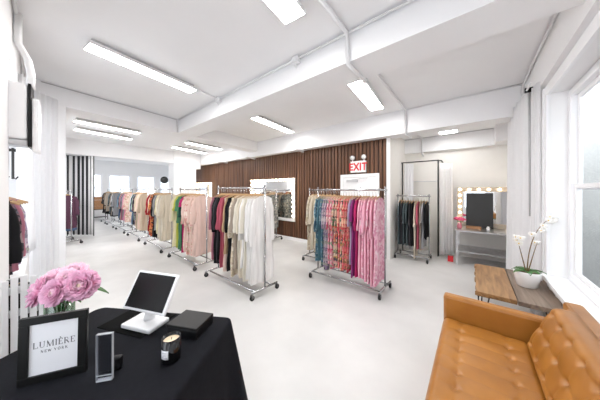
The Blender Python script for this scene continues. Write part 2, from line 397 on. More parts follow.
# ------------------------------------------------------------------ lettering (strokes drawn as thin raised shapes)
def arc(cx, cy, rx, ry, a0, a1, n=10): return [(cx+rx*math.cos(R(a0+(a1-a0)*i/n)), cy+ry*math.sin(R(a0+(a1-a0)*i/n))) for i in range(n+1)]
GL = {
 'L': (.58, [('T',[(.08,0),(.08,1)]),('t',[(0,0),(.58,0),(.58,.22)]),('t',[(0,1),(.18,1)])]),
 'U': (.72, [('T',[(.1,1),(.1,.3)]),('t',arc(.36,.3,.26,.3,180,360)),('t',[(.62,.3),(.62,1)]),('t',[(0,1),(.2,1)]),('t',[(.54,1),(.72,1)])]),
 'M': (.95, [('t',[(.08,0),(.1,1)]),('T',[(.1,1),(.46,0)]),('t',[(.46,0),(.82,1)]),('T',[(.84,1),(.86,0)]),('t',[(0,0),(.16,0)]),('t',[(.77,0),(.95,0)])]),
 'I': (.2, [('T',[(.1,0),(.1,1)]),('t',[(0,0),(.2,0)]),('t',[(0,1),(.2,1)])]),
 'E': (.56, [('T',[(.1,0),(.1,1)]),('t',[(0,1),(.54,1),(.54,.8)]),('t',[(.1,.52),(.42,.52)]),('t',[(0,0),(.56,0),(.56,.2)])]),
 'R': (.68, [('T',[(.1,0),(.1,1)]),('t',[(0,1),(.3,1)]+arc(.3,.76,.22,.24,90,-90)+[(.1,.52)]),('T',[(.3,.52),(.62,0)]),('t',[(0,0),(.2,0)])]),
 'N': (.72, [('t',[(.08,0),(.08,1)]),('T',[(.08,1),(.64,0)]),('t',[(.64,0),(.64,1)])]),
 'W': (1.0, [('T',[(0,1),(.26,0)]),('t',[(.26,0),(.5,.9)]),('T',[(.5,.9),(.74,0)]),('t',[(.74,0),(1,1)])]),
 'Y': (.7, [('T',[(0,1),(.35,.5)]),('t',[(.7,1),(.35,.5)]),('T',[(.35,.5),(.35,0)])]),
 'O': (.78, [('T',arc(.39,.5,.36,.5,0,360,20))]),
 'K': (.68, [('T',[(.08,0),(.08,1)]),('t',[(.62,1),(.1,.45)]),('T',[(.25,.6),(.66,0)])]),
 'X': (.7, [('T',[(0,1),(.7,0)]),('T',[(.7,1),(0,0)])]),
 'T': (.64, [('T',[(.32,0),(.32,1)]),('T',[(0,.93),(.64,.93)])]),
}
GL['\u00c8'] = (.56, GL['E'][1] + [('T',[(.2,1.28),(.34,1.12)])])
def lettering(text, height, thick, thin, gap, depth=.0015, block=False):
    """centred at 0 in the XZ plane, facing -Y"""
    mb = MB(); x = 0; segs = []
    for ch in text:
        if ch == ' ': x += .5; continue
        wd, st = GL[ch]
        if block and ch == 'E': st = [('T',[(.1,0),(.1,1)]),('T',[(.1,.92),(.56,.92)]),('T',[(.1,.5),(.48,.5)]),('T',[(.1,.08),(.56,.08)])]
        if block and ch == 'I': st = [('T',[(.1,0),(.1,1)])]
        for k, pts in st:
            for a, b2 in zip(pts, pts[1:]): segs.append((k, x+a[0], a[1], x+b2[0], b2[1]))
        x += wd + gap
    tot = x - gap
    for k, ax, az, bx_, bz in segs:
        wdt = (thick if k == 'T' else thin)
        p = Vector(((ax-tot/2)*height, (az-.5)*height)); q = Vector(((bx_-tot/2)*height, (bz-.5)*height))
        d_ = q - p
        if d_.length < 1e-6: continue
        n_ = Vector((-d_.y, d_.x)).normalized()*wdt*height/2
        e_ = d_.normalized()*wdt*height*.25
        c4 = [p-e_+n_, p-e_-n_, q+e_-n_, q+e_+n_]
        mb.add([(c_.x,0,c_.y) for c_ in c4] + [(c_.x,-depth,c_.y) for c_ in c4], [(0,1,2,3),(7,6,5,4),(0,4,5,1),(1,5,6,2),(2,6,7,3),(3,7,4,0)])
    return mb
# exit sign
e = thing('exit_sign', 'white exit sign with red letters and twin emergency lamps above the door', 'sign', (-2.235, YB-.035, 2.04))
MB().box(-.20,.20,-.06,.005,0,.285).build('sign_box', mat('sign_face', (.86,.85,.84), .4, var=.01), e, bevel=.008)
lo = lettering('EXIT', .175, .20, .20, .16, .003, True); lo.xf(Matrix.Translation((0,-.061,.142)) ).build('lettering', M['red'], e)
for sx_ in (-.15, .15):
    h = MB().tube([(sx_,-.03,.28),(sx_,-.03,.33)], .014, 8).sphere((sx_,-.045,.375), .058, 14, 8).build('lamp_head', M['pos'], e, smooth=True)
    MB().lathe([(.036,0),(.036,.012),(.02,.016)], 16, M=Matrix.Translation((sx_,-.098,.372)) @ Matrix.Rotation(R(90),4,'X')).build('lens', mat('lamp_lens', (.75,.75,.73), .15), h, smooth=True)

# ------------------------------------------------------------------ ceiling lights
def ceil_light(label, p0, p1, wd, z=ZC, name='ceiling_light'):
    p0, p1 = Vector((p0[0],p0[1])), Vector((p1[0],p1[1])); c_ = (p0+p1)/2; L = (p1-p0).length
    a = math.atan2(p1.y-p0.y, p1.x-p0.x)
    t = thing(name, label, 'ceiling light', (c_.x, c_.y, z-.085), a, 'fluorescent ceiling lights')
    MB().box(-L/2+.02, L/2-.02, -wd/2+.03, wd/2-.03, .045, .085).build('housing', M['lampbody'], t)
    MB().box(-L/2-.008, L/2+.008, -wd/2-.008, wd/2+.008, .004, .045).build('lamp_tray', M['pos'], t, bevel=.004)
    MB().box(-L/2, L/2, -wd/2, wd/2, 0, .004).build('diffuser', M['lamp'], t)
    return t
ceil_light('long white ceiling light above the draped counter, left of the middle beam', (-3.37,.33), (-3.57,1.58), .19)
ceil_light('white ceiling light beyond the middle beam, above the grey-print dress rack', (-3.80,3.03), (-3.98,4.46), .19)
ceil_light('white ceiling light beyond the middle beam in front of the exit sign', (-1.36,2.84), (-1.50,4.28), .24)
ceil_light('white ceiling light nearest the viewer, cut by the top edge', (-1.31,1.52), (-1.17,.25), .22)
ceil_light('first ceiling light beyond the wide opening, nearer the side wall', (-7.26,.5), (-7.42,1.78), .19)
ceil_light('second ceiling light beyond the wide opening, nearer the side wall', (-8.25,.58), (-8.52,1.82), .19)
ceil_light('first ceiling light beyond the wide opening, nearer the slat wall', (-7.62,3.18), (-7.86,4.56), .19)
ceil_light('second ceiling light beyond the wide opening, nearer the slat wall', (-8.80,3.18), (-9.2,4.62), .19)
ceil_light('third ceiling light of the back room, near the rear windows', (-12.2,.8), (-12.4,2.1), .19)
ceil_light('rear ceiling light between far racks and the slat wall', (-12.6,2.6), (-12.8,3.7), .19)
ceil_light('small square ceiling light in the alcove above the vanity', (-.60,5.77), (-.28,5.77), .26, 2.98)
for lab, x_, y_ in (('small white bar spotlight above the slat wall near the exit door', -3.85, 4.62), ('small white bar spotlight above the lit wall mirror', -6.1, 4.62), ('small white bar spotlight above the slat wall beside the column', -7.9, 4.62)):
    t = thing('wall_washer_light', lab, 'spotlight', (x_, y_, 2.80), R(15), 'bar spotlights along the slat wall')
    MB().tube([(0,.35,0),(0,.35,-.03),(0,.30,-.045)], .012, 8).build('arm', M['pos'], t)
    MB().box(-.04,.04,-.18,.34,-.085,-.04).build('lamp_bar', M['pos'], t, bevel=.01)

# conduits
def conduit(label, pts, r=.013, name='conduit_pipe', m_='white'):
    o = MB().tube(pts, r, 8).build(name, M[m_], smooth=True); tag(o, label, 'pipe'); return o
M['conduit'] = mat('painted_conduit', (.74,.74,.75), .45, var=.02)
conduit('thin white conduit running along the middle beam', [(-5.4,2.07,3.27),(-2.5,2.07,3.27),(.6,2.07,3.27)], .014, m_='conduit')
conduit('white conduit pipe crossing beams towards the fitting room', [(-1.02,.0,3.27),(-1.04,2.05,3.27),(-1.04,2.07,2.95),(-1.05,2.58,2.95),(-1.06,2.60,3.27),(-1.10,4.80,3.27),(-1.10,4.83,2.77),(-1.10,5.28,2.77),(-1.1,5.32,2.95),(-1.05,6.33,2.95),(-1.05,6.35,2.57),(-1.03,6.46,2.50)], .022, m_='conduit')
conduit('thin conduit from ceiling light to beam junction', [(-3.59,1.62,3.28),(-3.62,2.05,3.28)], .010, m_='conduit')
conduit('grey conduit at the ceiling edge above the right windows', [(.61,.0,3.27),(.61,4.78,3.27),(.60,4.84,3.2),(.60,4.845,2.84)], .014, m_='conduit')
conduit('dark cable line along the top of the slat wall beam', [(.58,4.85,3.28),(-1.1,4.85,3.28)], .009, m_='conduit')
conduit('dark cable line along the alcove ceiling edge', [(.34,6.37,2.97),(-1.46,6.37,2.97)], .008, m_='lampbody')
conduit('grey conduit along the ceiling edge above the left windows', [(-2.2,-.15,3.27),(-4.3,-.15,3.27),(-4.5,-.15,3.2),(-4.5,-.15,2.9)], .016, m_='conduit')
conduit('thin cable along the header above the wide opening', [(hx(0)+.02,.0,3.28),(hx(2.05)+.02,2.05,3.28),(hx(2.05)+.02,2.07,2.99)], .008, m_='lampbody')
for lab, p in (('white junction box on the middle beam near the first ceiling light', (-3.62,2.06,3.25)), ('white junction box on the middle beam above the room centre', (-1.75,2.06,3.25))):
    o = MB().box(-.05,.05,-.035,.035,-.04,.04).tube([(0,0,-.04),(0,0,-.09)],.012,8).build('junction_box', M['conduit'], bevel=.006); tag(at(o,p), lab, 'junction box')

# ------------------------------------------------------------------ clothing
def C_(r, g, b2): # sRGB 0-255 -> linear
    return tuple(((x/255)/12.92 if x/255 <= .04045 else ((x/255+.055)/1.055)**2.4) for x in (r,g,b2))
FAB = {}
def fab(key, col, var=.12):
    m = FAB[key] = mat('fabric_'+key, [v_*.90 for v_ in C_(*col)], .85, var=var, scale=22, bump=.15, bscale=120, spec=.2)
    nt = m.node_tree; mp = N(nt, 'ShaderNodeMapping'); mp.inputs['Scale'].default_value = (1,1,.12)
    no = [n for n in nt.nodes if n.bl_idname == 'ShaderNodeTexNoise' and abs(n.inputs['Scale'].default_value-22) < .1][0]
    tc = [n for n in nt.nodes if n.bl_idname == 'ShaderNodeTexCoord'][0]
    nt.links.new(tc.outputs['Object'], mp.inputs['Vector']); nt.links.new(mp.outputs['Vector'], no.inputs['Vector'])
fab('white',(236,234,232)); fab('ivory',(228,222,208)); fab('cream',(222,211,192)); fab('beige',(205,188,166)); fab('tan',(188,158,124)); fab('taupe',(168,155,142))
fab('black',(28,27,30),.2); fab('charcoal',(62,60,64)); fab('grey',(160,160,163)); fab('rose',(178,88,104)); fab('mauve',(172,112,128)); fab('blush',(228,200,188)); fab('pale_pink',(242,184,202))
fab('pink',(228,150,178)); fab('magenta',(190,50,110)); fab('purple',(150,62,128)); fab('green',(88,140,104)); fab('dark_green',(34,66,58)); fab('lime_yellow',(204,206,90)); fab('pale_yellow',(230,222,184))
fab('red',(160,34,44)); fab('coral',(226,104,98)); fab('orange',(216,128,62)); fab('navy',(42,52,80)); fab('denim',(92,116,150)); fab('teal',(86,124,138)); fab('sky',(150,182,202)); fab('lilac',(178,164,186)); fab('mint',(176,202,190)); fab('plum',(86,56,72)); fab('slate',(88,100,104))
def fl(key, base, *sp, scale=26): FAB[key] = floral('print_'+key, [v_*.92 for v_ in C_(*base)], [[v_*.92 for v_ in C_(*s_)] for s_ in sp], scale)
fl('pink_floral',(232,176,188),(206,92,120),(240,214,206),(150,164,140),(226,130,150))
fl('multi_floral',(226,200,180),(206,110,90),(120,140,110),(226,150,160),(200,160,90),(90,80,90))
fl('coral_floral',(230,140,134),(204,72,80),(240,190,160),(226,100,120),(160,120,90))
fl('blush_floral',(234,208,196),(218,160,150),(240,226,214),(196,170,140),(230,184,176))
fl('cream_floral',(226,216,198),(200,186,160),(236,228,214),(190,170,150),(214,200,176))
fl('blue_floral',(96,134,150),(60,92,116),(170,190,196),(130,150,140),(70,110,130))
fl('lilac_floral',(186,172,186),(140,120,150),(214,204,208),(160,160,150),(120,116,130))
fl('grey_floral',(118,120,116),(70,72,70),(170,168,158),(92,96,98),(140,134,124))
fl('pale_pink_floral',(244,190,208),(226,150,178),(246,214,222),(232,170,190))
fl('dark_floral',(46,42,48),(120,90,98),(28,26,30),(90,84,96),(150,130,130))
fl('orange_floral',(206,110,62),(160,44,40),(226,168,96),(90,40,36),(220,140,80))
fl('black_pink_floral',(50,36,42),(190,90,110),(30,26,30),(150,60,80),(80,60,70))

def garment_body(L, w0, ww, wh, t0, th, seed, slope=.40, nseg=40, nring=22):
    r = random.Random(seed); p1, p2, p3, p4 = (r.random()*6.28 for _ in range(4)); k1 = r.uniform(22, 30); k2 = r.uniform(40, 56); kf = r.choice((7,8,9)); kz = r.uniform(5, 9)
    lean = r.uniform(-.010,.010)
    mb = MB(); vs = []
    for j in range(nring):
        s = j/(nring-1); s2 = s**1.15; z = -L*s2
        zz = -z
        if zz < .40: w = w0 + (ww-w0)*math.sin(zz/.40*PI/2)
        else:
            q = (zz-.40)/max(.05, L-.40); w = ww + (wh-ww)*(q**.8)
        t = t0 + (th-t0)*min(1, s*1.7)
        fa = min(1, s*1.8)
        sl_ = slope*max(0, 1-zz/.34)
        for i in range(nseg):
            ph = 2*PI*i/nseg; cx, sy = math.cos(ph), math.sin(ph)
            x = w*math.copysign(abs(cx)**.85, cx)
            dr = p4 + .35*math.sin(kz*zz+p3)
            fold = fa*th/.03*(.010*math.sin(k1*x+p1+dr) + .007*math.sin(k2*x+p2-dr))
            y = t*math.copysign(abs(sy)**.7, sy)*(1+.42*fa*math.sin(kf*ph+p3+.6*math.sin(kz*zz*.6))) + fold + lean*s
            x *= 1 + .035*fa*math.sin(kz*1.7*zz+p1)*abs(cx)
            neck = .0
            if j < 3 and abs(x) < .06: neck = -.03*(1-abs(x)/.06)*(1-j/3.)*(1.6 if sy < 0 else .8)
            hem = .014*s*math.sin(16*x+p2) if s > .9 else 0
            vs.append((x, y, z - sl_*abs(x) + neck + hem))
    fs = []
    for j in range(nring-1):
        for i in range(nseg):
            i2 = (i+1) % nseg; fs.append((j*nseg+i, (j+1)*nseg+i, (j+1)*nseg+i2, j*nseg+i2))
    return mb.add(vs, fs)
def sleeve_mesh(side, w0, Ls, wd, seed, slope=.40, ts=1.0):
    r = random.Random(seed); p1 = r.random()*6.28; flare = r.uniform(.95,1.5); sw = r.uniform(-.012,.012); kz = r.uniform(10,18)
    mb = MB(); vs = []; n, m_ = 16, 15
    for j in range(m_):
        s = j/(m_-1); q = min(1, s*4)
        z = -slope*w0*.82 - .002 - Ls*s - .02*q
        cx = side*(w0*.80 + .030*math.sin(q*PI/2) + .020*s)
        rx = wd*(.50 + .50*q)*(1+(flare-1)*s*s); ry = .028*ts*(.45+.55*q)*(1+.3*(flare-1)*s)
        if s > .94: rx *= .80; ry *= .85
        for i in range(n):
            ph = 2*PI*i/n
            wv = 1 + (.18*math.sin(3*ph+p1+s*3) + .10*math.sin(kz*s+p1))*min(1,s*2)
            zz = z - (slope*(cx*side-w0*.8+rx*math.cos(ph)*side)*(1-q) if j < 5 else 0)
            vs.append((cx + rx*math.cos(ph)*wv, ry*math.sin(ph)*wv + sw*s, zz))
    fs = [(j*n+i,(j+1)*n+i,(j+1)*n+(i+1)%n,j*n+(i+1)%n) for j in range(m_-1) for i in range(n)]
    fs.append(tuple(range(n)))
    return mb.add(vs, fs)
# wooden hanger (origin = centre of the rail above it)
def hanger_mesh():
    mb = MB(); vs = []; n, m_ = 8, 13
    for j in range(m_):
        u = -1 + 2*j/(m_-1); x = .17*u; z = -.102 - .40*.17*abs(u)**1.2 ; y = .010*abs(u)
        ht, tk = .012*(1.1-.3*abs(u)), .0065
        for i in range(n):
            ph = 2*PI*i/n; vs.append((x, y+tk*math.cos(ph), z+ht*math.sin(ph)))
    fs = [(j*n+i,j*n+(i+1)%n,(j+1)*n+(i+1)%n,(j+1)*n+i) for j in range(m_-1) for i in range(n)] + [tuple(range(n-1,-1,-1)), tuple((m_-1)*n+i for i in range(n))]
    return mb.add(vs, fs)
hang_proto = hanger_mesh().build('wooden_hanger', M['hanger'], smooth=True)
hook_proto = MB().tube([(0,0,-.10),(0,0,-.055)] + [(0,.019*math.sin(R(a)) , -.0+.019*-math.cos(R(a))*1.0 -.0) for a in (20,)][:0] + [(0, .0,-.045),(0,.016,-.024),(0,.020,-.002),(0,.012,.017),(0,0,.021),(0,-.014,.015),(0,-.019,.0)], .0028, 6).build('hook', M['hook'], hang_proto, smooth=True)
hang_used = [False]
ORD = 'first second third fourth fifth sixth seventh eighth ninth tenth eleventh twelfth thirteenth fourteenth fifteenth sixteenth seventeenth eighteenth nineteenth twentieth twenty-first twenty-second'.split()
gseed = [100]
def hang_garment(rail, ang, key, word, kind, label, hlabel, group, hgroup, parts=True, L=1.2, sl=.5, wide=.196, thick=.030, slw=.047):
    """rail = point on the rail; ang = rotation about z of the garment's width axis"""
    gseed[0] += 7; sd = gseed[0]
    r = random.Random(sd)
    w0 = wide*r.uniform(.95,1.04); ww = w0*r.uniform(.80,.95); wh = w0*r.uniform(.95,1.18) if kind != 'full' else w0*r.uniform(1.05,1.25)
    nm = {'dress':'dress','full':'dress','shirt':'blouse','jacket':'jacket','top':'blouse'}[kind]
    loc = (rail[0], rail[1], rail[2]-.092)
    g = garment_body(L, w0, ww, wh, .017, thick, sd).build(nm, FAB[key], smooth=True)
    tag(at(g, loc, ang), label, nm, group)
    if sl > 0:
        for s in (-1, 1): sleeve_mesh(s, w0, sl*r.uniform(1.0,1.16), slw, sd+s+3, ts=min(1.1,thick/.03)).build('sleeve', FAB[key], g, smooth=True)
    h = hang_proto if not hang_used[0] else copy_tree(hang_proto)
    hang_used[0] = True
    tag(at(h, rail, ang), hlabel, 'hanger', hgroup)

# ------------------------------------------------------------------ rolling racks (x axis = along the rail)
def make_rack(L, label, loc, rz, rail_z=1.62, wd=.52, group='chrome rolling garment racks'):
    t = thing('clothing_rack', label, 'clothing rack', loc, rz, group)
    r = .0135
    for s in (-1, 1):
        x = s*L/2
        MB().tube([(x,0,.10),(x,0,rail_z+.03)], r, 10).sphere((x,0,rail_z+.035), .017, 10, 6).build('post', M['chrome'], t, smooth=True)
        MB().tube([(x,-wd/2,.105),(x,wd/2,.105)], .0145, 10).build('crossbar', M['chrome'], t, smooth=True)
        MB().tube([(x,0,.55),(x-s*.0,.0,.6)], .0165, 10).build('collar', M['chrome'], t, smooth=True)
        for q in (-1, 1):
            y = q*(wd/2-.01)
            c = MB().tube([(x,y,.105),(x,y,.078)], .010, 8).box(x-.02,x-.016,y-.014,y+.022,.03,.08).box(x+.016,x+.02,y-.014,y+.022,.03,.08).box(x-.02,x+.02,y-.012,y+.016,.076,.082).build('caster', M['casterm'], t)
            MB().lathe([(.028,-.015),(.037,-.012),(.037,.012),(.028,.015)], 18, M=Matrix.Translation((x,y+.008,.0372)) @ Matrix.Rotation(R(90),4,'Y')).build('wheel', M['rubber'], c, smooth=False)
    MB().tube([(-L/2-.03,0,rail_z),(L/2+.03,0,rail_z)], .0135, 12).build('rail', M['chrome'], t, smooth=True)
    MB().tube([(-L/2,-wd/2+.07,.105),(L/2,-wd/2+.07,.105)], .0135, 10).build('base_bar', M['chrome'], t, smooth=True)
    MB().tube([(-L/2,wd/2-.12,.105),(L/2,wd/2-.12,.105)], .0135, 10).build('base_bar', M['chrome'], t, smooth=True)
    return t
def fill_rack(items, x_start, x_end, y, rail_z, rackname, side, group, parts=True, base_ang=R(90), jit=2.2):
    """items placed from x_start to x_end along X; label counts from x_start"""
    n = len(items); ang = 0
    for i, (key, word, kind, L, sl) in enumerate(items):
        x = x_start + math.copysign(.028, x_end-x_start) + (x_end-x_start-math.copysign(.06, x_end-x_start))*(i+.5)/n + rnd.uniform(-.004,.004)
        ang = .5*ang + rnd.uniform(-jit, jit)*.8
        nm = 'dress' if kind in ('dress','full') else ('jacket' if kind == 'jacket' else 'blouse')
        lab = '%s %s, %s garment from the %s of %s' % (word, nm, ORD[i], side, rackname)
        hlab = 'hanger of the %s garment from the %s of %s' % (ORD[i], side, rackname)
        hang_garment((x, y + rnd.uniform(-.012,.012), rail_z), base_ang + R(ang), key, word, kind, lab, hlab, group, 'hangers: ' + group, parts, L=L*1.055, sl=sl, thick=min(.034, abs(x_end-x_start)/n*.37))
YR = 2.17
# rack A, nearest of the long row, listed from its near (right) post
A = [('white','white','full',1.28,.62),('white','white','full',1.26,.60),('white','white','dress',1.24,.55),('ivory','ivory','dress',1.26,.5),('white','white lace','dress',1.10,.58),
     ('cream','cream','dress',1.27,.5),('ivory','ivory','dress',1.22,.52),('taupe','taupe','dress',1.15,.5),('cream_floral','cream printed','dress',1.28,.58),('black','black','dress',1.18,.45),('black','black','dress',1.22,.5),
     ('tan','tan','dress',.95,.5),('blush','blush','dress',1.26,.0),('rose','dusty rose','dress',1.20,.5),('rose','dusty rose','dress',1.24,.5),('black','black','dress',1.10,.55),('charcoal','charcoal','dress',1.16,.5),('black','black','dress',1.20,.55),('mauve','mauve','dress',1.15,.5)]
make_rack(1.34, 'chrome rolling rack of white, beige and black dresses, nearest of the long row', (-3.14,YR,0), 0, 1.63)
fill_rack(A, -2.47, -3.74, YR, 1.63, 'the nearest row rack', 'near post', 'dresses on the nearest rack')
B = [('blush','blush','dress',1.18,.5),('blush_floral','blush printed','full',1.22,.55),('blush','blush','dress',1.2,.5),('blush_floral','blush printed','dress',1.2,.5),('blush_floral','blush printed','full',1.24,.55),('blush','blush','dress',1.2,.5),('blush_floral','blush printed','dress',1.18,.5),
     ('magenta','magenta','dress',1.22,.2),('dark_green','dark green','dress',1.16,.4),('green','green','dress',1.22,.5),('green','green','dress',1.2,.3),('lime_yellow','lime yellow','dress',1.2,.3),('pale_yellow','pale yellow','dress',1.18,.5),('cream','cream','dress',1.18,.5)]
make_rack(1.32, 'chrome rolling rack of blush and green dresses, second nearest of the long row', (-4.93,YR,0), 0, 1.61)
fill_rack(B, -4.33, -5.55, YR, 1.61, 'the second row rack', 'near post', 'dresses on the second rack')
Cc = [('cream','cream','dress',1.16,.5),('ivory','ivory','dress',1.18,.5),('cream','cream','dress',1.15,.5),('ivory','ivory','dress',1.12,.5),('cream_floral','cream printed','dress',1.2,.5),('pale_yellow','pale yellow','dress',1.05,.5),('grey','grey','shirt',.95,.5),
     ('black','black','dress',1.15,.5),('charcoal','charcoal','dress',1.15,.5),('orange_floral','orange printed','dress',1.15,.5),('orange_floral','orange printed','dress',1.12,.5),('cream','cream','dress',.95,.5),('red','red','dress',1.05,.5),('red','red','dress',1.15,.5)]
make_rack(1.32, 'chrome rolling rack of cream, orange and red dresses, third of the long row', (-6.77,YR,0), 0, 1.61)
fill_rack(Cc, -6.15, -7.40, YR, 1.61, 'the third row rack', 'near post', 'dresses on the third rack')
D = [('beige','beige','dress',1.15,.5),('blush','blush','dress',1.1,.5),('cream','cream','dress',1.15,.5),('beige','beige','dress',1.12,.5),('navy','navy','dress',1.1,.5),('dark_floral','dark printed','dress',1.05,.5),('mint','mint','shirt',.9,.5),('charcoal','charcoal','dress',1.05,.5),('denim','denim blue','dress',1.05,.5),('white','white','shirt',.85,.5),('beige','beige','dress',1.0,.5)]
make_rack(1.32, 'chrome rolling rack of beige and navy dresses, fourth of the long row', (-8.72,YR,0), 0, 1.61)
fill_rack(D, -8.12, -9.34, YR, 1.61, 'the fourth row rack', 'near post', 'dresses on the fourth rack')
E_ = [('blush_floral','blush printed','dress',1.05,.5),('pink','pink','dress',1.0,.5),('grey','grey','shirt',.9,.5),('charcoal','charcoal','jacket',.9,.55),('lilac','lilac','dress',1.0,.5),('mauve','mauve','dress',1.05,.5),('beige','beige','dress',1.0,.5),('navy','navy','dress',1.05,.5),('sky','pale blue','shirt',.85,.5),('denim','denim blue','shirt',1.0,.5)]
make_rack(1.32, 'chrome rolling rack of pastel and grey clothes, fifth of the long row', (-10.55,YR,0), 0, 1.61)
fill_rack(E_, -9.95, -11.15, YR, 1.61, 'the fifth row rack', 'near post', 'clothes on the fifth rack')
F_ = [('grey','grey','shirt',.95,.5),('black','black','jacket',.95,.55),('white','white','shirt',.8,.5),('charcoal','charcoal','jacket',1.0,.5),('taupe','taupe','dress',1.0,.5),('black','black','dress',1.05,.5),('slate','slate','jacket',.9,.5),('black','black','dress',1.0,.5)]
make_rack(1.30, 'chrome rolling rack of grey and black clothes, sixth of the long row', (-12.4,YR,0), 0, 1.61)
fill_rack(F_, -11.85, -12.95, YR, 1.61, 'the sixth row rack', 'near post', 'clothes on the sixth rack')
G_ = [('taupe','taupe','jacket',.9,.5),('black','black','jacket',1.0,.55),('tan','tan','shirt',.8,.5),('black','black','dress',1.05,.5),('charcoal','charcoal','jacket',1.0,.5),('black','black','jacket',1.0,.5)]
make_rack(1.0, 'chrome rolling rack of black jackets at the far end of the row', (-14.0,YR,0), 0, 1.61)
fill_rack(G_, -13.55, -14.4, YR, 1.61, 'the last row rack', 'near post', 'clothes on the last rack')
# pink rack, listed from its right post
P = [('pale_pink_floral','pale pink','full',1.27,.45),('pale_pink','pale pink','full',1.30,.48),('pale_pink_floral','pale pink printed','full',1.28,.40),('pale_pink','pale pink','dress',1.27,.42),('pale_pink_floral','pale pink printed','dress',1.22,.5),('pale_pink','pale pink','dress',1.25,.4),
     ('magenta','magenta','dress',1.22,.45),('purple','purple','dress',1.25,.3),('lilac','lilac','dress',1.05,.4),('coral_floral','coral printed','dress',1.2,.45),('coral_floral','coral printed','dress',1.15,.45),('multi_floral','multicoloured printed','dress',1.2,.45),('coral_floral','coral printed','dress',1.15,.45),
     ('multi_floral','multicoloured printed','dress',1.18,.5),('multi_floral','multicoloured printed','dress',1.15,.45),('pink_floral','pink printed','dress',1.2,.45),('pink_floral','pink printed','dress',1.15,.5),('lilac_floral','lilac printed','dress',1.25,.45),('lilac_floral','lilac printed','dress',1.2,.45),('blue_floral','blue printed','dress',1.2,.45),('teal','teal blue','dress',1.12,.5),('blue_floral','blue printed','dress',1.15,.5)]
make_rack(1.25, 'chrome rolling rack of pink and floral dresses in front of the exit door', (-1.68,3.36,0), 0, 1.60)
fill_rack(P, -1.09, -2.28, 3.36, 1.60, 'the pink rack', 'right post', 'dresses on the pink rack')
Q = [('cream_floral','cream printed','dress',1.2,.55),('cream','cream','dress',1.15,.55),('cream_floral','cream printed','dress',1.2,.5),('ivory','ivory','dress',1.2,.5),('taupe','taupe','dress',1.1,.5),('cream','cream','dress',1.15,.5),('lilac_floral','lilac printed','dress',1.15,.5)]
make_rack(1.25, 'chrome rolling rack of cream dresses standing behind the pink rack', (-2.37,4.02,0), 0, 1.60)
fill_rack(Q, -2.97, -2.25, 4.02, 1.60, 'the cream rack', 'left post', 'dresses on the cream rack')
# grey-print rack by the wall mirror
S_ = [('grey_floral','grey printed','dress',1.05,.45),('grey_floral','grey printed','dress',1.08,.45),('taupe','taupe','dress',1.05,.4),('grey_floral','grey printed','dress',1.06,.45),('dark_floral','dark printed','dress',1.0,.45),('grey_floral','grey printed','dress',1.1,.45),('charcoal','charcoal','dress',1.0,.4),('grey_floral','grey printed','dress',1.05,.45)]
make_rack(1.3, 'chrome rolling rack of grey printed dresses before the lit wall mirror', (-5.45,4.68,0), 0, 1.58, .5)
fill_rack(S_, -4.86, -5.9, 4.68, 1.58, 'the mirror-side rack', 'near post', 'dresses before the wall mirror')
# short alcove rack
T_ = [('black','black','jacket',.80,.5),('grey','grey','dress',1.0,.4),('taupe','taupe','dress',1.05,.4),('rose','dusty rose','dress',1.05,.4),('cream','cream','full',1.22,.45),('black','black','dress',1.0,.4),('charcoal','charcoal','dress',1.0,.45),('slate','slate','dress',1.0,.4),('slate','slate green','dress',.98,.45),('charcoal','dark charcoal','dress',.95,.4),('slate','dull slate','dress',1.0,.45)]
make_rack(.66, 'short chrome rack of mixed dresses beside the fitting room', (-1.10,5.52,0), 0, 1.46, .5)
fill_rack(T_, -.76, -1.42, 5.52, 1.46, 'the alcove rack', 'right post', 'dresses on the alcove rack', jit=5)
# back-room wall rack at the left
make_rack(.9, 'chrome rolling rack with plum clothes beside the striped curtain', (-9.55,.50,0), R(8), 1.56, .42)
fill_rack([('plum','plum','jacket',.95,.5),('dark_floral','dark printed','jacket',.9,.5),('denim','denim blue','dress',1.05,.4),('plum','plum','dress',.95,.5),('charcoal','charcoal','jacket',.9,.5)], -9.16, -9.9, .50, 1.56, 'the rack beside the striped curtain', 'near post', 'clothes beside the striped curtain', base_ang=R(98))

# ------------------------------------------------------------------ wall mirrors with bulbs on the slat wall
def bulb_mirror(name, label, x0, x1, z0, z1, y, nb_top, nb_side, frame_m, fwd=.055, bsz=None):
    t = thing(name, label, 'mirror', ((x0+x1)/2, y, z0))
    W, Hh = (x1-x0)/2, z1-z0; k = fwd
    f = MB().box(-W,W,-.03,.0,Hh-k,Hh).box(-W,W,-.03,0,0,k).box(-W,-W+k,-.03,0,k,Hh-k).box(W-k,W,-.03,0,k,Hh-k)
    f.build('mirror_frame', frame_m, t, bevel=.004)
    MB().box(-W+k,W-k,-.018,-.004,k,Hh-k).build('mirror_glass', M['mirror'], t)
    spots = [(-W+k/2 + (2*W-k)*i/(nb_top-1), Hh-k/2) for i in range(nb_top)]
    for s in (-1,1):
        spots += [(s*(W-k/2), Hh-k/2 - (Hh-k)*i/nb_side) for i in range(1, nb_side)]
    br_ = bsz or min(.034, k*.42)
    for (x, z) in spots:
        b_o = MB().sphere((x,-.03-br_*1.05,z), br_, 12, 8).build('bulb', M['bulb'], t, smooth=True)
        MB().tube([(x,-.03,z),(x,-.03-br_*.4,z)], br_*.62, 10).build('socket', M['pos'], b_o)
    return t
bulb_mirror('wall_mirror', 'long bulb-lit mirror on the slat wall behind the grey-print rack', -6.5, -4.34, .6, 1.98, YB-.032, 12, 9, M['white'], .09)
bulb_mirror('wall_mirror', 'bulb-lit mirror on the slat wall beside the white column', -10.9, -9.45, .6, 1.96, YB-.032, 8, 9, M['white'], .10)

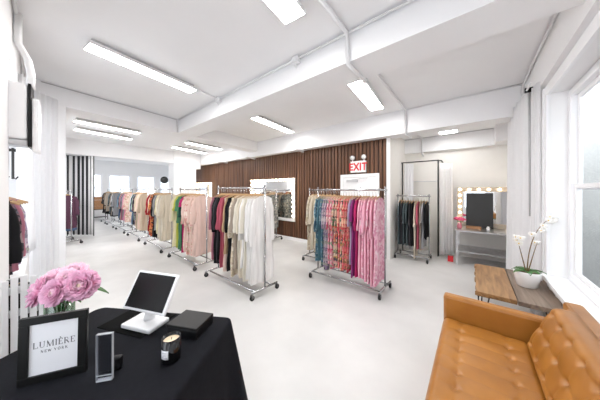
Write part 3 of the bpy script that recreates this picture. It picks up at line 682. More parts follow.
# ------------------------------------------------------------------ vanity
v = thing('vanity_table', 'metal vanity console table under the bulb-lit mirror', 'table', (.17, 6.05, 0))
MB().box(-.47,.47,-.40,.36,.715,.75).build('tabletop', M['steel'], v, bevel=.004)
MB().box(-.45,.45,-.36,.33,.27,.295).build('lower_shelf', M['steel'], v, bevel=.003)
for sx_ in (-1,1):
    for sy_ in (-1,1): MB().box(sx_*.45-.016,sx_*.45+.016, sy_*.36-.02-.016, sy_*.36-.02+.016, 0, .715).build('leg', M['steel'], v)
    MB().box(sx_*.45-.01,sx_*.45+.01,-.37,.33,.27,.29).build('side_rail', M['steel'], v)
bulb_mirror('vanity_mirror', 'taupe framed vanity mirror with round warm bulbs on the console table', -.30, .66, .752, 1.66, 6.36, 6, 6, M['taupe'], .10, bsz=.027)
o = MB().box(-.235,.235,-.012,.012,0,.78).build('reflection_board', M['blackmetal'], bevel=.003)  # solid board added in place of a dark reflection in the mirror
o.rotation_euler = (R(-5),0,0); o.location=(.10,6.235,.752); tag(o, 'black board standing for the dark reflection in the vanity mirror', 'board')
t = thing('flower_vase', 'small pink vase on the vanity table corner', 'vase', (-.24,5.86,.75))
MB().lathe([(.03,0),(.045,.02),(.05,.06),(.035,.10),(.04,.13),(.034,.128)], 18).build('vase_body', mat('pink_glass', (.75,.25,.32), .2), t, smooth=True)
r = random.Random(3)
for k in range(5):
    a = k*2*PI/5; f = MB()
    cx, cy = .06*math.cos(a), .06*math.sin(a); cz = .20 + .02*(k % 2)
    for q in range(16):
        an = q*2.4; rr = .012+.003*q
        f.sphere((cx+rr*.9*math.cos(an), cy+rr*.9*math.sin(an), cz+.025-.002*q), .022, 8, 5, (1,1,.6))
    o = f.build('pink_flower', M['hotpink'], smooth=True)
    at(o, (-.24,5.86,.75)); tag(o, ['hot pink flower facing the viewer','hot pink flower on the right','hot pink flower at the back','hot pink flower at the back left','hot pink flower on the left'][k]+' in the vanity vase', 'flower', 'hot pink flowers on the vanity')
    MB().tube([(cx*.2,cy*.2,.05),(cx*.6,cy*.6,.13),(cx,cy,cz)], .004, 6).build('stem', M['leaf'], o)
o = MB().box(-.13,.13,-.05,.05,0,.05).box(-.12,.12,-.04,.04,.05,.055).build('wooden_tray', M['crate'], bevel=.004); tag(at(o,(.0,6.02,.75)), 'low wooden tray in front of the black reflection board on the vanity', 'tray')
o = MB().lathe([(.028,0),(.03,.05),(.02,.058),(.02,.075)],14).build('cosmetic_jar', M['pos'], smooth=True); tag(at(o,(.24,5.98,.75)), 'small white jar on the vanity table', 'jar')
# fitting room in the alcove
t = thing('curtain_rail', 'black pipe rail framing the fitting room in the alcove', 'curtain rail', (0,0,0))
MB().tube([(-1.47,6.0,2.31),(-.66,6.08,2.32),(-.60,6.12,2.31),(-.58,6.47,2.25)], .014, 8).build('rail', M['blackmetal'], t, smooth=True)
MB().tube([(-1.44,6.0,.0),(-1.44,6.0,2.31)], .017, 8).build('post', M['blackmetal'], t, smooth=True)
MB().tube([(-.66,6.08,0),(-.66,6.08,2.32)], .017, 8).build('post', M['blackmetal'], t, smooth=True)
MB().tube([(-1.40,6.44,1.83),(-.62,6.44,1.83)], .012, 8).build('cross_rail', M['conduit'], t, smooth=True)
def hanging_curtain(name, label, p0, p1, z0, z1, mat_, amp=.035, waves=7, seed=1, tie=0, sol=.004):
    r = random.Random(seed); p0, p1 = Vector(p0), Vector(p1); d_ = (p1-p0); L = d_.length; n_ = Vector((-d_.y, d_.x)).normalized(); ph = r.random()*6
    def fn(u, v_):
        q = p0 + d_*u
        a = amp*(.55+.45*v_)*math.sin(u*waves*2*PI+ph) + amp*.35*math.sin(u*waves*4.3*PI+ph*2+v_*1.5)
        sh = tie*math.sin(v_*PI)*(u-.5)
        q = q + n_*a - d_*sh
        return (q.x, q.y, z1 + (z0-z1)*v_)
    o = MB().grid(fn, waves*12+1, 14).build(name, mat_, smooth=True, solid=sol)
    return tag(o, label, 'curtain')
hanging_curtain('fitting_room_curtain', 'cream curtain gathered at the fitting room opening beside the vanity', (-.62,6.02), (-.40,6.28), .06, 2.24, M['creamcurtain'], .04, 4, 2)
hanging_curtain('fitting_room_curtain', 'white curtain hanging against the alcove side wall', (-1.41,6.06), (-1.20,6.09), .06, 2.28, M['curtain'], .02, 3, 5)
o = MB().box(-.05,.05,-.04,.04,0,.12).build('red_box', M['red'], bevel=.004); tag(at(o,(-.40,5.82,0)), 'small red box on the floor by the vanity leg', 'box')

# ------------------------------------------------------------------ right-hand curtain and rod
o = MB().tube([(.575,4.14,2.90),(.578,4.14,2.2),(.585,4.14,1.25)], .012, 8).build('dark_gap_tube', M['lampbody'], smooth=True); tag(o, 'dark grey tube added as the dark gap between the right window curtain panels', 'dark gap')  # tube added where a dark gap runs between the curtain panels
t = thing('curtain_rod', 'white curtain rod with black bracket above the hairpin table', 'curtain rod', (0,0,0))
MB().tube([(.55,3.85,2.93),(.55,5.6,2.93)], .012, 8).build('rod', M['pos'], t, smooth=True)
MB().box(.53,.68,4.10,4.13,2.90,2.96).build('bracket', M['black'], t)
hanging_curtain('window_curtain', 'white curtain hanging beside the right window behind the orchid', (.50,5.35), (.56,4.18), .03, 2.92, M['sheer'], .045, 5, 3)
hanging_curtain('window_curtain', 'narrow white curtain panel between dark gap and window casing', (.60,4.08), (.62,3.84), .03, 2.92, M['sheer'], .025, 3, 8)

# ------------------------------------------------------------------ plank table with hairpin legs
t = thing('plank_table', 'two-plank wooden table on black hairpin legs by the window', 'table', (.335,3.56,0))
def plank(x0, x1, y0, y1, z0, z1, seed):
    r = random.Random(seed); n = 22; vs = []
    e0 = [x0 + (.012*r.uniform(-1,1) if seed % 2 else 0) for _ in range(n)]; e1 = [x1 + (0 if seed % 2 else .012*r.uniform(-1,1)) for _ in range(n)]
    mb = MB()
    for i in range(n):
        y = y0+(y1-y0)*i/(n-1); vs += [(e0[i],y,z0),(e1[i],y,z0),(e1[i],y,z1),(e0[i],y,z1)]
    fs = [(i*4+k, i*4+(k+1)%4, (i+1)*4+(k+1)%4, (i+1)*4+k) for i in range(n-1) for k in range(4)] + [(3,2,1,0), tuple((n-1)*4+k for k in range(4))]
    return mb.add(vs, fs)
plank(-.315,.003,-.56,.56,.455,.50,1).build('plank', M['topwood'], t, bevel=.004)['label'] = 'warm brown plank'
plank(.009,.325,-.57,.56,.455,.50,2).build('plank', M['greywood'], t, bevel=.004)['label'] = 'greyish brown plank'
for sx_ in (-1,1):
    for sy_ in (-1,1):
        x, y = sx_*.26, sy_*.49; mb = MB()
        for dx, dy in ((-.05*sx_,.0),(0,-.06*sy_),(.03*sx_,.02*sy_)):
            mb.tube([(x+dx*1.2,y+dy*1.2,.452),(x+.02*sx_,y+.02*sy_,.006)], .0058, 8)
        mb.box(x-.05,x+.05,y-.06,y+.05,.450,.455)
        mb.build('hairpin_leg', M['blackmetal'], t)

# orchid
pt = thing('flower_pot', 'white ceramic pot holding the orchid on the plank table', 'pot', (.475,3.53,.50))
MB().lathe([(.078,0),(.085,.004),(.118,.165),(.118,.175),(.110,.175),(.104,.15)], 32).build('pot_body', M['pot'], pt, smooth=True)
MB().lathe([(.102,.145),(.10,.155),(.05,.165)], 20).build('potting_bark', M['stemwood'], pt)
oc = thing('orchid', 'white orchid with arching stems in the white pot', 'plant', (.475,3.53,.655))
def curve_pts(p0, p1, p2, n=12):
    p0, p1, p2 = Vector(p0), Vector(p1), Vector(p2)
    return [p0*(1-t_)**2 + p1*2*t_*(1-t_) + p2*t_*t_ for t_ in [i/(n-1) for i in range(n)]]
Rv = Vector((math.cos(R(YAW)), math.sin(R(YAW)), 0))      # a horizontal direction across the table
def op(a, z, dpt=0): return Rv*a + Vector((-Rv.y, Rv.x, 0))*dpt + Vector((0,0,z))
stems = [(op(0,.0), op(.04,.52,.02), op(.26,.64,-.04)), (op(-.01,.0), op(-.06,.30,.03), op(-.17,.42,-.05)), (op(.01,.0), op(.05,.26,-.03), op(.16,.36,.03))]
def orchid_flower(c, nrm, size, par):
    nrm = Vector(nrm).normalized(); a = nrm.cross(Vector((0,0,1))).normalized(); b2 = a.cross(nrm).normalized()*-1
    mb = MB()
    for ang, ln, wd in ((90,1,.42),(200,1,.55),(340,1,.55),(145,.95,.4),(35,.95,.4)):
        d_ = a*math.cos(R(ang)) + b2*math.sin(R(ang)); s_ = nrm.cross(d_)
        vs = []
        for i in range(5):
            u = i/4; w_ = wd*size*math.sin(PI*min(.97,u*.85+.12)); p = Vector(c) + d_*size*ln*u + nrm*size*(.18*math.sin(u*PI) - .15*u*u)
            vs += [p - s_*w_, p + nrm*size*.06, p + s_*w_]
        fs = [(i*3+k, i*3+k+1, i*3+k+4, i*3+k+3) for i in range(4) for k in range(2)]
        mb.add(vs, fs)
    o = mb.build('blossom', M['petalwhite'], par, smooth=True, solid=.0012)
    MB().sphere(Vector(c)+nrm*size*.2, size*.2, 8, 5).build('lip', M['yellow'], o, smooth=True)
r = random.Random(9)
for si, s in enumerate(stems):
    pts = curve_pts(*s, 14); MB().tube(pts, [.006-.0003*i for i in range(14)], 7).build('stem', M['stemwood'], oc, smooth=True)
    for k in range((8,5,3)[si]):
        q = pts[13 - int(k*.95)] + Vector((r.uniform(-.03,.03), r.uniform(-.03,.03), r.uniform(-.035,.02)))
        orchid_flower(q, (-.5+r.uniform(-.5,.5), -1+r.uniform(-.3,.3), r.uniform(-.2,.4)), r.uniform(.030,.040), oc)
for k in range(7):
    a = k*PI*2/7+.3; ln = r.uniform(.10,.16); d_ = Vector((math.cos(a), math.sin(a), 0)); s_ = Vector((-d_.y, d_.x, 0)); vs = []
    for i in range(7):
        u = i/6; w_ = .028*math.sin(PI*(u*.88+.08)); p = d_*(.015+ln*u) + Vector((0,0,.005+.09*u-.085*u*u*1.1))
        vs += [p-s_*w_+Vector((0,0,.008)), p, p+s_*w_+Vector((0,0,.008))]
    MB().add(vs, [(i*3+k2, i*3+k2+1, i*3+k2+4, i*3+k2+3) for i in range(6) for k2 in range(2)]).build('leaf', M['leaf'], oc, smooth=True, solid=.002)

# ------------------------------------------------------------------ sofa
SX0, SX1, SY0, SY1 = -.22, .62, .35, 2.50
sf = thing('sofa', 'tan leather tufted sofa by the right window', 'sofa', (.2,(SY0+SY1)/2,0))
sf_off = Vector((-.2, -(SY0+SY1)/2, 0))
def SB(*a): return MB().box(*a).xf(Matrix.Translation(sf_off))
SB(SX0+.02,SX1,SY0,SY1,.13,.27).build('base', M['leather'], sf, bevel=.02)
SB(SX0,SX1-.06,SY1-.10,SY1,.13,.615).build('armrest', M['leather'], sf, bevel=.022)
SB(SX0,SX1-.06,SY0,SY0+.10,.13,.615).build('armrest', M['leather'], sf, bevel=.022)
SB(SX1-.10,SX1,SY0,SY1,.13,.765).build('back_frame', M['leather'], sf, bevel=.02)
for x in (SX0+.08, SX1-.08):
    for y in (SY0+.1, SY1-.1): MB().tube([(x,y,0),(x,y,.13)], [.014,.02], 10).xf(Matrix.Translation(sf_off)).build('leg', M['stemwood'], sf)
def tufted(W, L, th, nu, nv, rows, cols, edge=.05, depth=.022, puff=.005):
    """puffy cushion in local XY (W x L), top +z, with dimples; returns MB and button points"""
    btn = [(-W/2 + W*(i+.5)/rows + .0, -L/2 + L*(j+.5)/cols) for i in range(rows) for j in range(cols)]
    def prof(x, y):
        ex = max(0, (abs(x) - (W/2-edge))/edge); ey = max(0, (abs(y) - (L/2-edge))/edge)
        e2 = min(1, math.hypot(ex, ey)); z = th - (1-math.sqrt(max(0,1-e2*e2)))*th*.55
        sx_ = W/rows; sy_ = L/cols
        z += puff*abs(math.cos(PI*(x+W/2)/sx_))*(1-e2) + puff*.5*abs(math.cos(PI*(y+L/2)/sy_))*(1-e2)
        for bx_, by_ in btn:
            d2 = (x-bx_)**2 + (y-by_)**2
            if d2 < .02: z -= depth*math.exp(-((x-bx_)**2/.00035+(y-by_)**2/.0006))*(1-e2)
        # seams along rows and across at the buttons
        for i in range(rows):
            bx_ = -W/2 + W*(i+.5)/rows
            z -= .002*math.exp(-((x-bx_)/.012)**2)*(1-e2)
        for j in range(cols):
            by_ = -L/2 + L*(j+.5)/cols
            z -= .0012*math.exp(-((y-by_)/.012)**2)*(1-e2)
        return z
    mb = MB()
    mb.grid(lambda u, v_: ((u-.5)*W, (v_-.5)*L, prof((u-.5)*W, (v_-.5)*L)), nu, nv)
    n = nu*nv
    mb.v += [(x,y,0) for (x,y,_) in mb.v[:n]]
    mb.f += [(n+f_[3], n+f_[2], n+f_[1], n+f_[0]) for f_ in mb.f[:]]
    rim = list(range(nu)) + [j*nu+nu-1 for j in range(1,nv)] + [(nv-1)*nu+i for i in range(nu-2,-1,-1)] + [j*nu for j in range(nv-2,0,-1)]
    for a, b2 in zip(rim, rim[1:]+rim[:1]): mb.f.append((n+a, n+b2, b2, a))
    return mb, [(x, y, prof(x, y)) for x, y in btn]
Ls = SY1-SY0-.21
mb, bt = tufted(.57, Ls, .160, 60, 190, 2, 15, .05, .013, .004)
Ms = Matrix.Translation(sf_off) @ Matrix.Translation((SX0+.28, (SY0+SY1)/2, .27))
sc = mb.xf(Ms).build('seat_cushion', M['leather'], sf, smooth=True)
for p in bt: MB().sphere(p, .011, 10, 6, (1,1,.45)).xf(Ms).build('button', M['leather'], sc, smooth=True)
for k, (y0, y1) in enumerate(((SY0+.12,(SY0+SY1)/2-.005), ((SY0+SY1)/2+.005, SY1-.20))):
    mb, bt = tufted(.40, y1-y0, .13, 54, 120, 3, 5, .06, .018, .006)
    Mb = Matrix.Translation(sf_off) @ Matrix.Translation((SX1-.165, (y0+y1)/2, .43+.155)) @ Matrix.Rotation(R(-68), 4, 'Y') @ Matrix.Translation((0,0,-.03))
    bc = mb.xf(Mb).build('back_cushion', M['leather'], sf, smooth=True)
    for p in bt: MB().sphere(p, .011, 10, 6, (1,1,.45)).xf(Mb).build('button', M['leather'], bc, smooth=True)

# ------------------------------------------------------------------ counter with black cloth
e1 = Vector((.85,.527,0)).normalized(); e2 = Vector((e1.y,-e1.x,0))
BR_ = Vector((-1.225,.80,0)); TW, TL, TZ = 1.0, 1.02, .76
def rr_pts(W, L, rad, n):
    """rounded rectangle outline: u 0..W along -e1 from BR, v 0..L along e2; returns (point, outward)"""
    out = []; segs = [((rad,0),(W-rad,0),None),((W-rad,rad),90,270),((W,rad),(W,L-rad),None),((W-rad,L-rad),0,90),((W-rad,L),(rad,L),None),((rad,L-rad),90,180),((0,L-rad),(0,rad),None),((rad,rad),180,270)]
    pts = []
    def lin(a, b2, m_): return [(a[0]+(b2[0]-a[0])*i/m_, a[1]+(b2[1]-a[1])*i/m_) for i in range(m_)]
    def ar(c_, a0, a1, m_): return [(c_[0]+rad*math.cos(R(a0+(a1-a0)*i/m_)), c_[1]+rad*math.sin(R(a0+(a1-a0)*i/m_))) for i in range(m_)]
    pts += lin((rad,0),(W-rad,0),n) + ar((W-rad,rad),-90,0,8) + lin((W,rad),(W,L-rad),n) + ar((W-rad,L-rad),0,90,8) + lin((W-rad,L),(rad,L),n) + ar((rad,L-rad),90,180,8) + lin((0,L-rad),(0,rad),n) + ar((rad,rad),180,270,8)
    return pts
op_ = rr_pts(TW, TL, .05, 46); npt = len(op_)
def w2(u, v_, z): 
    p = BR_ - e1*u + e2*v_; return (p.x, p.y, z)
vs = []; rows = 16; cen = (TW/2, TL/2)
for j in range(rows):
    s = j/(rows-1)
    for i, (u, v_) in enumerate(op_):
        a_, b_2 = op_[i-1], op_[(i+1) % npt]; tx, ty = b_2[0]-a_[0], b_2[1]-a_[1]; l_ = math.hypot(tx, ty); nx, ny = ty/l_, -tx/l_
        corner = max(0, 1 - min(abs(u), abs(TW-u))/.22)*max(0, 1 - min(abs(v_), abs(TL-v_))/.22)
        if j == 0: o_, z = -.006, TZ
        elif j == 1: o_, z = .004, TZ-.004
        elif j == 2: o_, z = .008, TZ-.02
        else:
            q = (j-2)/(rows-3); ll = i/npt*2*(TW+TL)
            o_ = .008 + q*(.035 + .10*corner) + q*.016*(math.sin(ll*21)+.6*math.sin(ll*37+1)) ; z = TZ-.02 - q*(TZ-.03)
        vs.append(w2(u+nx*o_, v_+ny*o_, z))
mb = MB().add(vs, [(j*npt+i, (j+1)*npt+i, (j+1)*npt+(i+1)%npt, j*npt+(i+1)%npt) for j in range(rows-1) for i in range(npt)] + [tuple(range(npt))])
cl = mb.build('tablecloth', M['cloth'], smooth=True)
tag(cl, 'black floor-length tablecloth draped over the front counter table', 'tablecloth')
def on_table(name, label, cat, p, rz, group=None): return thing(name, label, cat, (p[0],p[1],TZ+.001), rz, group)
A1 = math.atan2(e1.y, e1.x)
# picture frame
fd = Vector((.11,.20,0)); fa = math.atan2(fd.y, fd.x)
fr = on_table('picture_frame', 'black framed shop sign standing at the counter front', 'picture frame', (-1.439,.032), fa)
fr.rotation_euler = (R(-2), 0, fa)
FWd, FHt, k = .113, .283, .032
f = MB().box(-FWd,FWd,0,.02,0,k).box(-FWd,FWd,0,.02,FHt-k,FHt).box(-FWd,-FWd+k,0,.02,k,FHt-k).box(FWd-k,FWd,0,.02,k,FHt-k)
f.build('frame_border', mat('black_frame_wood', (.008,.008,.008), .35, spec=.25), fr, bevel=.002)
MB().box(-FWd+k-.004,FWd-k+.004,.008,.014,k-.004,FHt-k+.004).build('paper_insert', M['paper'], fr)
MB().box(-FWd+k,FWd-k,.0145,.019,k,FHt-k).build('backing', M['black'], fr)
ins = lettering('LUMI\u00c8RE', .0245, .13, .05, .22, .0006).xf(Matrix.Translation((0,.0078,FHt*.56))).build('lettering', M['ink'], fr)
lettering('NEW YORK', .0105, .15, .08, .45, .0006).xf(Matrix.Translation((0,.0078,FHt*.455))).build('lettering', M['ink'], fr)
MB().box(-.02,.02,0,.004,0,.2).xf(Matrix.Translation((0,.022,.0)) @ Matrix.Rotation(R(-18),4,'X') ).build('easel_leg', M['black'], fr)
# vase + peonies
VX, VY = -1.87, .07
va = on_table('glass_vase', 'greenish glass vase of pink peonies behind the shop sign', 'vase', (VX,VY), 0)
MB().lathe([(.058,.0),(.062,.004),(.063,.20),(.060,.20),(.058,.012)], 28).build('vase_glass', M['vase'], va, smooth=True)
def peony(c, nrm, size, label, mt, seed):
    r = random.Random(seed); nrm = Vector(nrm).normalized()
    q = Vector((0,0,1)).rotation_difference(nrm).to_matrix().to_4x4()
    mb = MB(); core = MB()
    for layer, (n, tilt, ln, wd) in enumerate(((12,96,.92,.34),(13,78,1.0,.33),(12,62,.98,.31),(11,46,.90,.28),(9,30,.78,.24))):
        tgt = core if layer == 4 else mb
        for k in range(n):
            a = 2*PI*(k+.5*(layer % 2)+r.uniform(-.15,.15))/n; t_ = R(tilt + r.uniform(-9,9)); L_ = ln*size*r.uniform(.88,1.08); w0 = wd*size
            vs = []; NU, NV = 7, 6; ph = r.random()*6
            for j in range(NV):
                s = j/(NV-1)
                bend = t_*(.45+.55*s) - (.35*s*s)
                rad = L_*s*math.sin(bend)*1.0 + .05*size; hz = L_*s*math.cos(bend)*.82 - .12*size
                for i in range(NU):
                    u = -1+2*i/(NU-1); wd_ = w0*math.sin(PI*min(1,.16+.62*s))*u
                    ruf = size*.085*s*s*math.sin(7*u+ph) ; cup = size*.16*(u*u)*s
                    rr_ = rad - cup*math.cos(t_)*.6 + ruf*.5; z_ = hz + cup*math.sin(t_)*.9 + ruf*.6 - (size*.10*u*u if s > .9 else 0)
                    x_, y_ = rr_*math.cos(a) - wd_*math.sin(a), rr_*math.sin(a) + wd_*math.cos(a)
                    vs.append(q @ Vector((x_, y_, z_)))
            tgt.add(vs, [(j*NU+i, j*NU+i+1, (j+1)*NU+i+1, (j+1)*NU+i) for j in range(NV-1) for i in range(NU-1)])
    o = mb.build('peony', mt, smooth=True, solid=.001); tag(at(o, c), label, 'flower', 'pink peonies in the glass vase')
    core.build('inner_petals', M['peonylight'], o, smooth=True, solid=.001)
    MB().sphere((0,0,0), size*.16, 10, 6).xf(q @ Matrix.Translation((0,0,size*.25))).build('flower_centre', M['peonycore'], o, smooth=True)
    base = Vector((VX,VY,.80)) - Vector(c); b0 = nrm*(-size*.1)
    rimp = Vector((VX,VY,.955)) - Vector(c); rimp = rimp + (Vector((b0.x-rimp.x, b0.y-rimp.y,0)).normalized()*.035)
    rb = Vector((-rimp.x, -rimp.y, 0)); 
    MB().tube(curve_pts(base + (rimp-base)*.1, rimp, b0, 8), .0042, 6).build('stem', M['leaf'], o, smooth=True)
    for lk in range(2):
        a = r.random()*6.28; d_ = Vector((math.cos(a), math.sin(a), -.35)); s_ = d_.cross(Vector((0,0,1))).normalized(); vs = []
        for i in range(6):
            u = i/5; w_ = .02*math.sin(PI*(u*.9+.06)); p = b0 + d_*size*(.15+1.1*u) - Vector((0,0,.03*u*u)) - nrm*size*.25
            vs += [p-s_*w_, p-Vector((0,0,.004)), p+s_*w_]
        MB().add(vs, [(i*3+k2, i*3+k2+1, i*3+k2+4, i*3+k2+3) for i in range(5) for k2 in range(2)]).build('leaf', M['leaf'], o, smooth=True, solid=.001)
# offsets: across the view (a), height, along view depth
Fv = Vector((-math.sin(R(YAW)), math.cos(R(YAW)), 0))
def vp(a, z, dpt): p = Vector((VX,VY,0)) + Rv*a + Fv*dpt; return (p.x, p.y, z)
tc_ = (-Fv*.8 + Vector((0,0,.45)))
def nv(a, up, tow): return Rv*a - Fv*tow + Vector((0,0,up))
peony((-1.922,.004,1.018), nv(-.55,.35,.75), .084, 'pink peony facing left at the left side of the bouquet', M['peony'], 1)
peony((-1.768,.058,1.040), nv(-.0,.35,1), .076, 'pink peony in front centre with a pale middle', M['peony'], 2)
peony((-1.725,.148,1.058), nv(.35,.3,.8), .088, 'large pink peony at the right side of the bouquet', M['peony'], 3)
peony((-1.850,.128,1.100), nv(.2,.8,.35), .072, 'pink peony at the top right behind the large one', M['peonylight'], 4)
peony((-1.955,.054,1.075), nv(-.2,.8,.4), .064, 'pale pink peony at the top behind the left bloom', M['peonylight'], 5)
peony((-1.80,.096,1.10), nv(.1,.6,.7), .050, 'small half-open pale peony in the middle of the bouquet', M['peonylight'], 6)
# tablet stand
TA = R(23.6)
ts = on_table('tablet_stand', 'white tablet register with black screen on the counter', 'tablet register', (-1.57,.405), TA)
MB().box(-.112,.112,-.062,.075,0,.026).build('stand_base', M['pos'], ts, bevel=.007)
Mt = Matrix.Translation((.040,-.045,.112)) @ Matrix.Rotation(R(-29), 4, 'X')
MB().tube([(.0,.03,.024),(.008,.035,.08),(.02,.045,.17)], .030, 12).build('stand_neck', M['pos'], ts, smooth=True)
MB().box(-.162,.162,-.004,.012,0,.224).xf(Mt).build('tablet_case', M['pos'], ts, bevel=.007)
MB().box(-.145,.145,-.0065,-.0035,.014,.210).xf(Mt).build('tablet_screen', M['screen'], ts, bevel=.001)
o = MB().box(-.21,.14,-.12,.12,0,.004).build('counter_mat', mat('black_mat_cloth', (.005,.005,.005), .9, spec=.08), bevel=.0015); tag(at(o,(-1.63,.41,TZ+.0005),TA), 'black mat lying under the tablet register', 'mat')
ts.location.z = TZ+.0055
# black box
bx_ = on_table('black_box', 'flat black lidded box at the back corner of the counter', 'box', (-1.32,.573), R(27))
MB().box(-.098,.098,-.076,.076,0,.045).build('box_body', M['black'], bx_, bevel=.004)
MB().box(-.1,.1,-.079,.079,.046,.064).build('lid', mat('box_lid', (.014,.0135,.0135), .4, spec=.3), bx_, bevel=.004)
# candle
ca = on_table('candle', 'black glass candle with white label in front of the tablet', 'candle', (-1.16,.41), R(35))
MB().lathe([(.038,0),(.041,.003),(.042,.112),(.039,.112),(.0385,.085)], 28).build('candle_jar', mat('black_glass', (.008,.008,.009), .12), ca, smooth=True)
MB().lathe([(.0375,.07),(.0375,.096),(.01,.098)], 24).build('wax', M['candle'], ca)
MB().tube([(0,0,.096),(.002,0,.110)], .0015, 6).build('wick', M['black'], ca)
def lab(u, v_):
    a = R(-90-48+10) + R(56)*u; return (.0427*math.cos(a), .0427*math.sin(a), .028+.042*v_)
lb = MB().grid(lab, 12, 4).build('label', M['paper'], ca, smooth=True, solid=.0004)
mb = MB()
for q, (z_, wdt) in enumerate(((.058,.30),(.051,.18),(.044,.24),(.037,.36))):
    def ln_(u, v_, z_=z_, wdt=wdt):
        a = R(-90-48+10) + R(56)*(.5 + (u-.5)*2*wdt); return (.0433*math.cos(a), .0433*math.sin(a), z_+.0016*v_)
    mb.grid(ln_, 6, 2)
mb.build('label_print', M['ink'], lb)
# acrylic holder and small black card stand
ac = on_table('acrylic_holder', 'clear empty acrylic sign holder standing beside the shop sign', 'sign holder', (-1.255,.175), R(52))
MB().box(-.029,.029,0,.003,0,.205).box(-.029,.029,.010,.013,0,.205).build('acrylic_panel', M['acrylic'], ac)
MB().box(-.0305,-.029,0,.013,0,.205).box(.029,.0305,0,.013,0,.205).box(-.029,.029,0,.013,.203,.2055).box(-.029,.029,-.002,.015,0,.005).box(-.029,.029,-.001,.0,.024,.028).build('edge', M['acryledge'], ac)
cs = on_table('card_reader', 'small black card reader behind the acrylic holder', 'card reader', (-1.295,.228), R(50))
MB().box(-.020,.020,-.012,.012,0,.06).build('reader_body', M['black'], cs, bevel=.008)
MB().box(-.015,.015,-.0135,-.0115,.015,.05).build('reader_face', M['screen'], cs)

# ------------------------------------------------------------------ left edge: slatted screen, hanging clothes, air conditioner, curtain, striped cubicle
pk = thing('radiator_cover', 'white slatted radiator cover behind the counter at the left edge', 'radiator cover', (-2.50,-.02,0), R(90))
n = 8
for i in range(n):
    x = -.14 + .29*i/(n-1); MB().box(x-.0165,x+.0165,-.011,.011,.03,.97+.02*math.sin(i)).build('slat', M['trim'], pk, bevel=.004)
MB().box(-.15,.16,.012,.03,.86,.91).build('crosspiece', M['trim'], pk, bevel=.003); MB().box(-.15,.16,.012,.03,.70,.75).build('crosspiece', M['trim'], pk, bevel=.003); MB().box(-.15,.16,.012,.03,.15,.20).build('crosspiece', M['trim'], pk, bevel=.003)
MB().box(-.145,.155,.06,.12,.05,.90).build('gap_shade_panel', M['blackmetal'], pk)  # black panel added behind the slats to stand for shade in the gaps
for x in (-.14,.15): MB().box(x-.015,x+.015,.03,.05,0,.95).build('support_post', M['trim'], pk)
o = MB().box(-4.6,-2.62,-.6,-.10,.0,.78).build('window_bench', M['white'], bevel=.01); tag(o, 'white boxed window bench below the hanging clothes', 'bench')
t = thing('reed_jar', 'small amber jar with black cap on the white window bench', 'jar', (-2.78,-.135,.78))
MB().lathe([(.035,0),(.042,.01),(.042,.075),(.02,.09),(.018,.10)], 18).build('jar_body', mat('amber_glass', (.55,.42,.26), .2), t, smooth=True)
MB().lathe([(.05,.10),(.052,.104),(.052,.115),(.02,.12)], 18).build('jar_cap', M['black'], t, smooth=True)
t = thing('wall_rail', 'short chrome garment rail in the left window recess', 'rail', (0,0,0))
MB().tube([(-3.05,-.285,1.64),(-3.75,-.285,1.64)], .012, 8).build('rail_bar', M['chrome'], t, smooth=True)
MB().tube([(-3.05,-.285,1.64),(-3.05,-.34,1.64)], .012, 8).build('rail_arm', M['chrome'], t); MB().tube([(-3.75,-.285,1.64),(-3.75,-.60,1.64)], .012, 8).build('rail_arm', M['chrome'], t)
for i, (x, k_, wd_) in enumerate(((-3.15,'black','black'),(-3.30,'dark_floral','dark printed'),(-3.45,'mauve','mauve'),(-3.58,'lilac_floral','lilac printed'))):
    hang_garment((x,-.29+.012*i,1.64), R(90), k_, wd_, 'jacket', wd_+' jacket, %s on the rail in the left window recess' % ORD[i], 'hanger of the %s jacket in the left window recess' % ORD[i], 'jackets in the left window recess', 'hangers in the left window recess', L=.72, sl=.5, wide=.115, slw=.03)
ac_ = thing('air_conditioner', 'white air conditioner with black band high on the left wall', 'air conditioner', (-3.05,-.10,1.93), R(-4))
MB().box(-.10,.10,-.10,.035,.10,.58).build('casing', M['pos'], ac_, bevel=.02)
MB().box(-.09,.106,.036,.054,.04,.58).build('black_band', M['black'], ac_)
MB().box(-.10,.10,.055,.095,.0,.47).build('front_panel', M['pos'], ac_, bevel=.015)
MB().box(-.09,.10,-.09,.034,.05,.095).build('vent_flap', M['lampbody'], ac_, bevel=.01)
conduit('white bundled hose from the air conditioner to the ceiling', [(-3.15,-.06,2.53),(-3.25,-.06,2.70),(-3.35,-.08,2.86),(-3.35,-.14,3.0),(-3.35,-.14,3.28)], .028, 'air_hose')
t = thing('window_bracket', 'black double hook hanging in the left window recess', 'hook', (-3.9,-.22,1.72))
for y_ in (-.035,.025):
    MB().tube([(0,y_,0),(0,y_,.34)], .010, 8).build('bar', M['blackmetal'], t)
    MB().tube([(0,y_,.02),(0,y_+.02,.0),(0,y_+.035,.03)], .008, 8).build('hook', M['blackmetal'], t)
MB().box(-.01,.01,-.05,.045,.30,.33).build('plate', M['blackmetal'], t)
hanging_curtain('window_curtain', 'tall white sheer curtain beside the wide opening on the left', (-4.70,-.12), (-5.02,.17), .03, 3.0, M['sheer'], .03, 5, 4)
hanging_curtain('window_curtain', 'white sheer curtain in the left recess behind the jackets', (-4.05,-.16), (-4.62,-.08), .80, 2.95, M['sheer'], .035, 5, 6)
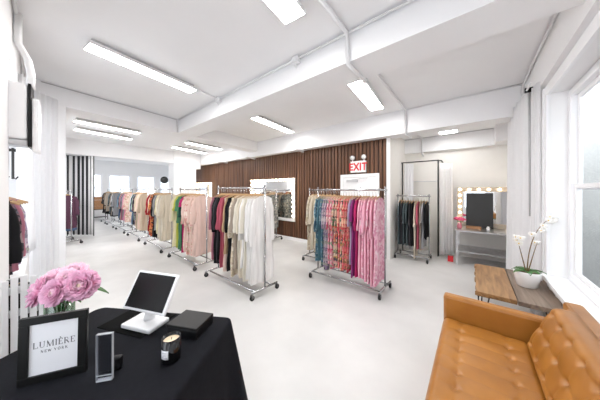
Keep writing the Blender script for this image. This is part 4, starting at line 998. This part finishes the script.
# striped fitting cubicle in the back room
cub = thing('striped_curtain', 'black and white striped cubicle curtain in the back room', 'curtain', (-10.6,.86,0), R(YAW))
W = .46; nst = 12; 
MB().tube([(-W,0,2.80),(W,0,2.80),(W,.35,2.80)], .015, 8).build('curtain_rail', M['blackmetal'], cub)
def stripmesh(u0, u1):
    def fn(u, v_):
        q = u0+(u1-u0)*u; return (-W+2*W*q, .030*math.sin(q*2*PI*6)*(.7+.3*v_), 2.79 - 2.74*v_)
    return MB().grid(fn, 9, 10)
edges = [0,.09,.20,.32,.38,.50,.54,.66,.70,.82,.87,.93,1.0]
for i, (a, b2) in enumerate(zip(edges, edges[1:])):
    blk = i % 2 == 0
    s = stripmesh(a, b2).build('stripe_panel', M['stripe_black'] if blk else M['curtain'], cub, smooth=True, solid=.004); s['label'] = 'black stripe' if blk else 'white stripe'
for x in (-W+.02,-.22,0,.22,W-.02): MB().tube([(x,0,2.80),(x,0,2.85)], .03, 8).build('clip', M['blackmetal'], cub)
for sx_ in (-W, W): MB().tube([(sx_,.02,0),(sx_,.02,2.8)], .013, 8).build('post', M['blackmetal'], cub)
# far table with crates
t = thing('side_table', 'small dark metal table holding crates at the rear wall', 'table', (-15.6,1.95,0))
MB().box(-.3,.3,-.35,.35,.55,.58).build('tabletop', M['blackmetal'], t)
for sx_ in (-.28,.28):
    for sy_ in (-.33,.33): MB().box(sx_-.012,sx_+.012,sy_-.012,sy_+.012,0,.55).build('leg', M['blackmetal'], t)
MB().box(-.28,.28,-.33,.33,.14,.16).build('shelf', M['blackmetal'], t)
for lab_, z_ in (('lower wooden crate on the rear side table', .58), ('upper wooden crate stacked on the rear side table', .91)):
    c_ = thing('wooden_crate', lab_, 'crate', (-15.6,1.95,z_), 0, 'wooden crates at the rear wall')
    MB().box(-.25,.25,-.3,.3,0,.02).build('crate_bottom', M['crate'], c_)
    for y_ in (-.3,.28): MB().box(-.25,.25,y_,y_+.02,.02,.14).box(-.25,.25,y_,y_+.02,.17,.32).build('crate_side', M['crate'], c_)
    for x_ in (-.25,.23): MB().box(x_,x_+.02,-.28,.28,.02,.14).box(x_,x_+.02,-.28,.28,.17,.32).build('crate_end', M['crate'], c_)
t = thing('wall_fan', 'small dark fan fixed high beside the white column', 'fan', (-10.9,3.58,2.05))
MB().tube([(.1,.10,0),(.1,.0,0)], .02, 8).build('bracket', M['blackmetal'], t)
MB().lathe([(.02,-.05),(.15,-.04),(.16,0),(.15,.04),(.03,.05)], 20, M=Matrix.Translation((.1,-.05,0)) @ Matrix.Rotation(R(90),4,'Y')).build('fan_cage', M['blackmetal'], t, smooth=True)

# ------------------------------------------------------------------ light, world, camera
wd = bpy.data.worlds.new('World'); bpy.context.scene.world = wd; wd.use_nodes = True
bg = wd.node_tree.nodes['Background']; bg.inputs['Color'].default_value = (.90,.95,1,1); bg.inputs['Strength'].default_value = 2.8
cam = bpy.data.cameras.new('Camera'); co = bpy.data.objects.new('camera', cam); C.objects.link(co)
co.location = (0,0,CAM_H); co.rotation_euler = (R(90), 0, R(YAW))
cam.sensor_width = 36; cam.lens = FPX/600*36; cam.clip_start = .03
cam.shift_y = -(200-190)/600
sc_ = bpy.context.scene; sc_.camera = co
sc_.view_settings.view_transform = 'Standard'; sc_.view_settings.look = 'None'; sc_.view_settings.gamma = 1; sc_.view_settings.use_curve_mapping = False
sc_.view_settings.exposure = 0.48
sc_.cycles.use_denoising = True
sc_.cycles.max_bounces = 14; sc_.cycles.diffuse_bounces = 7; sc_.cycles.transparent_max_bounces = 16
sc_.cycles.sample_clamp_indirect = 8
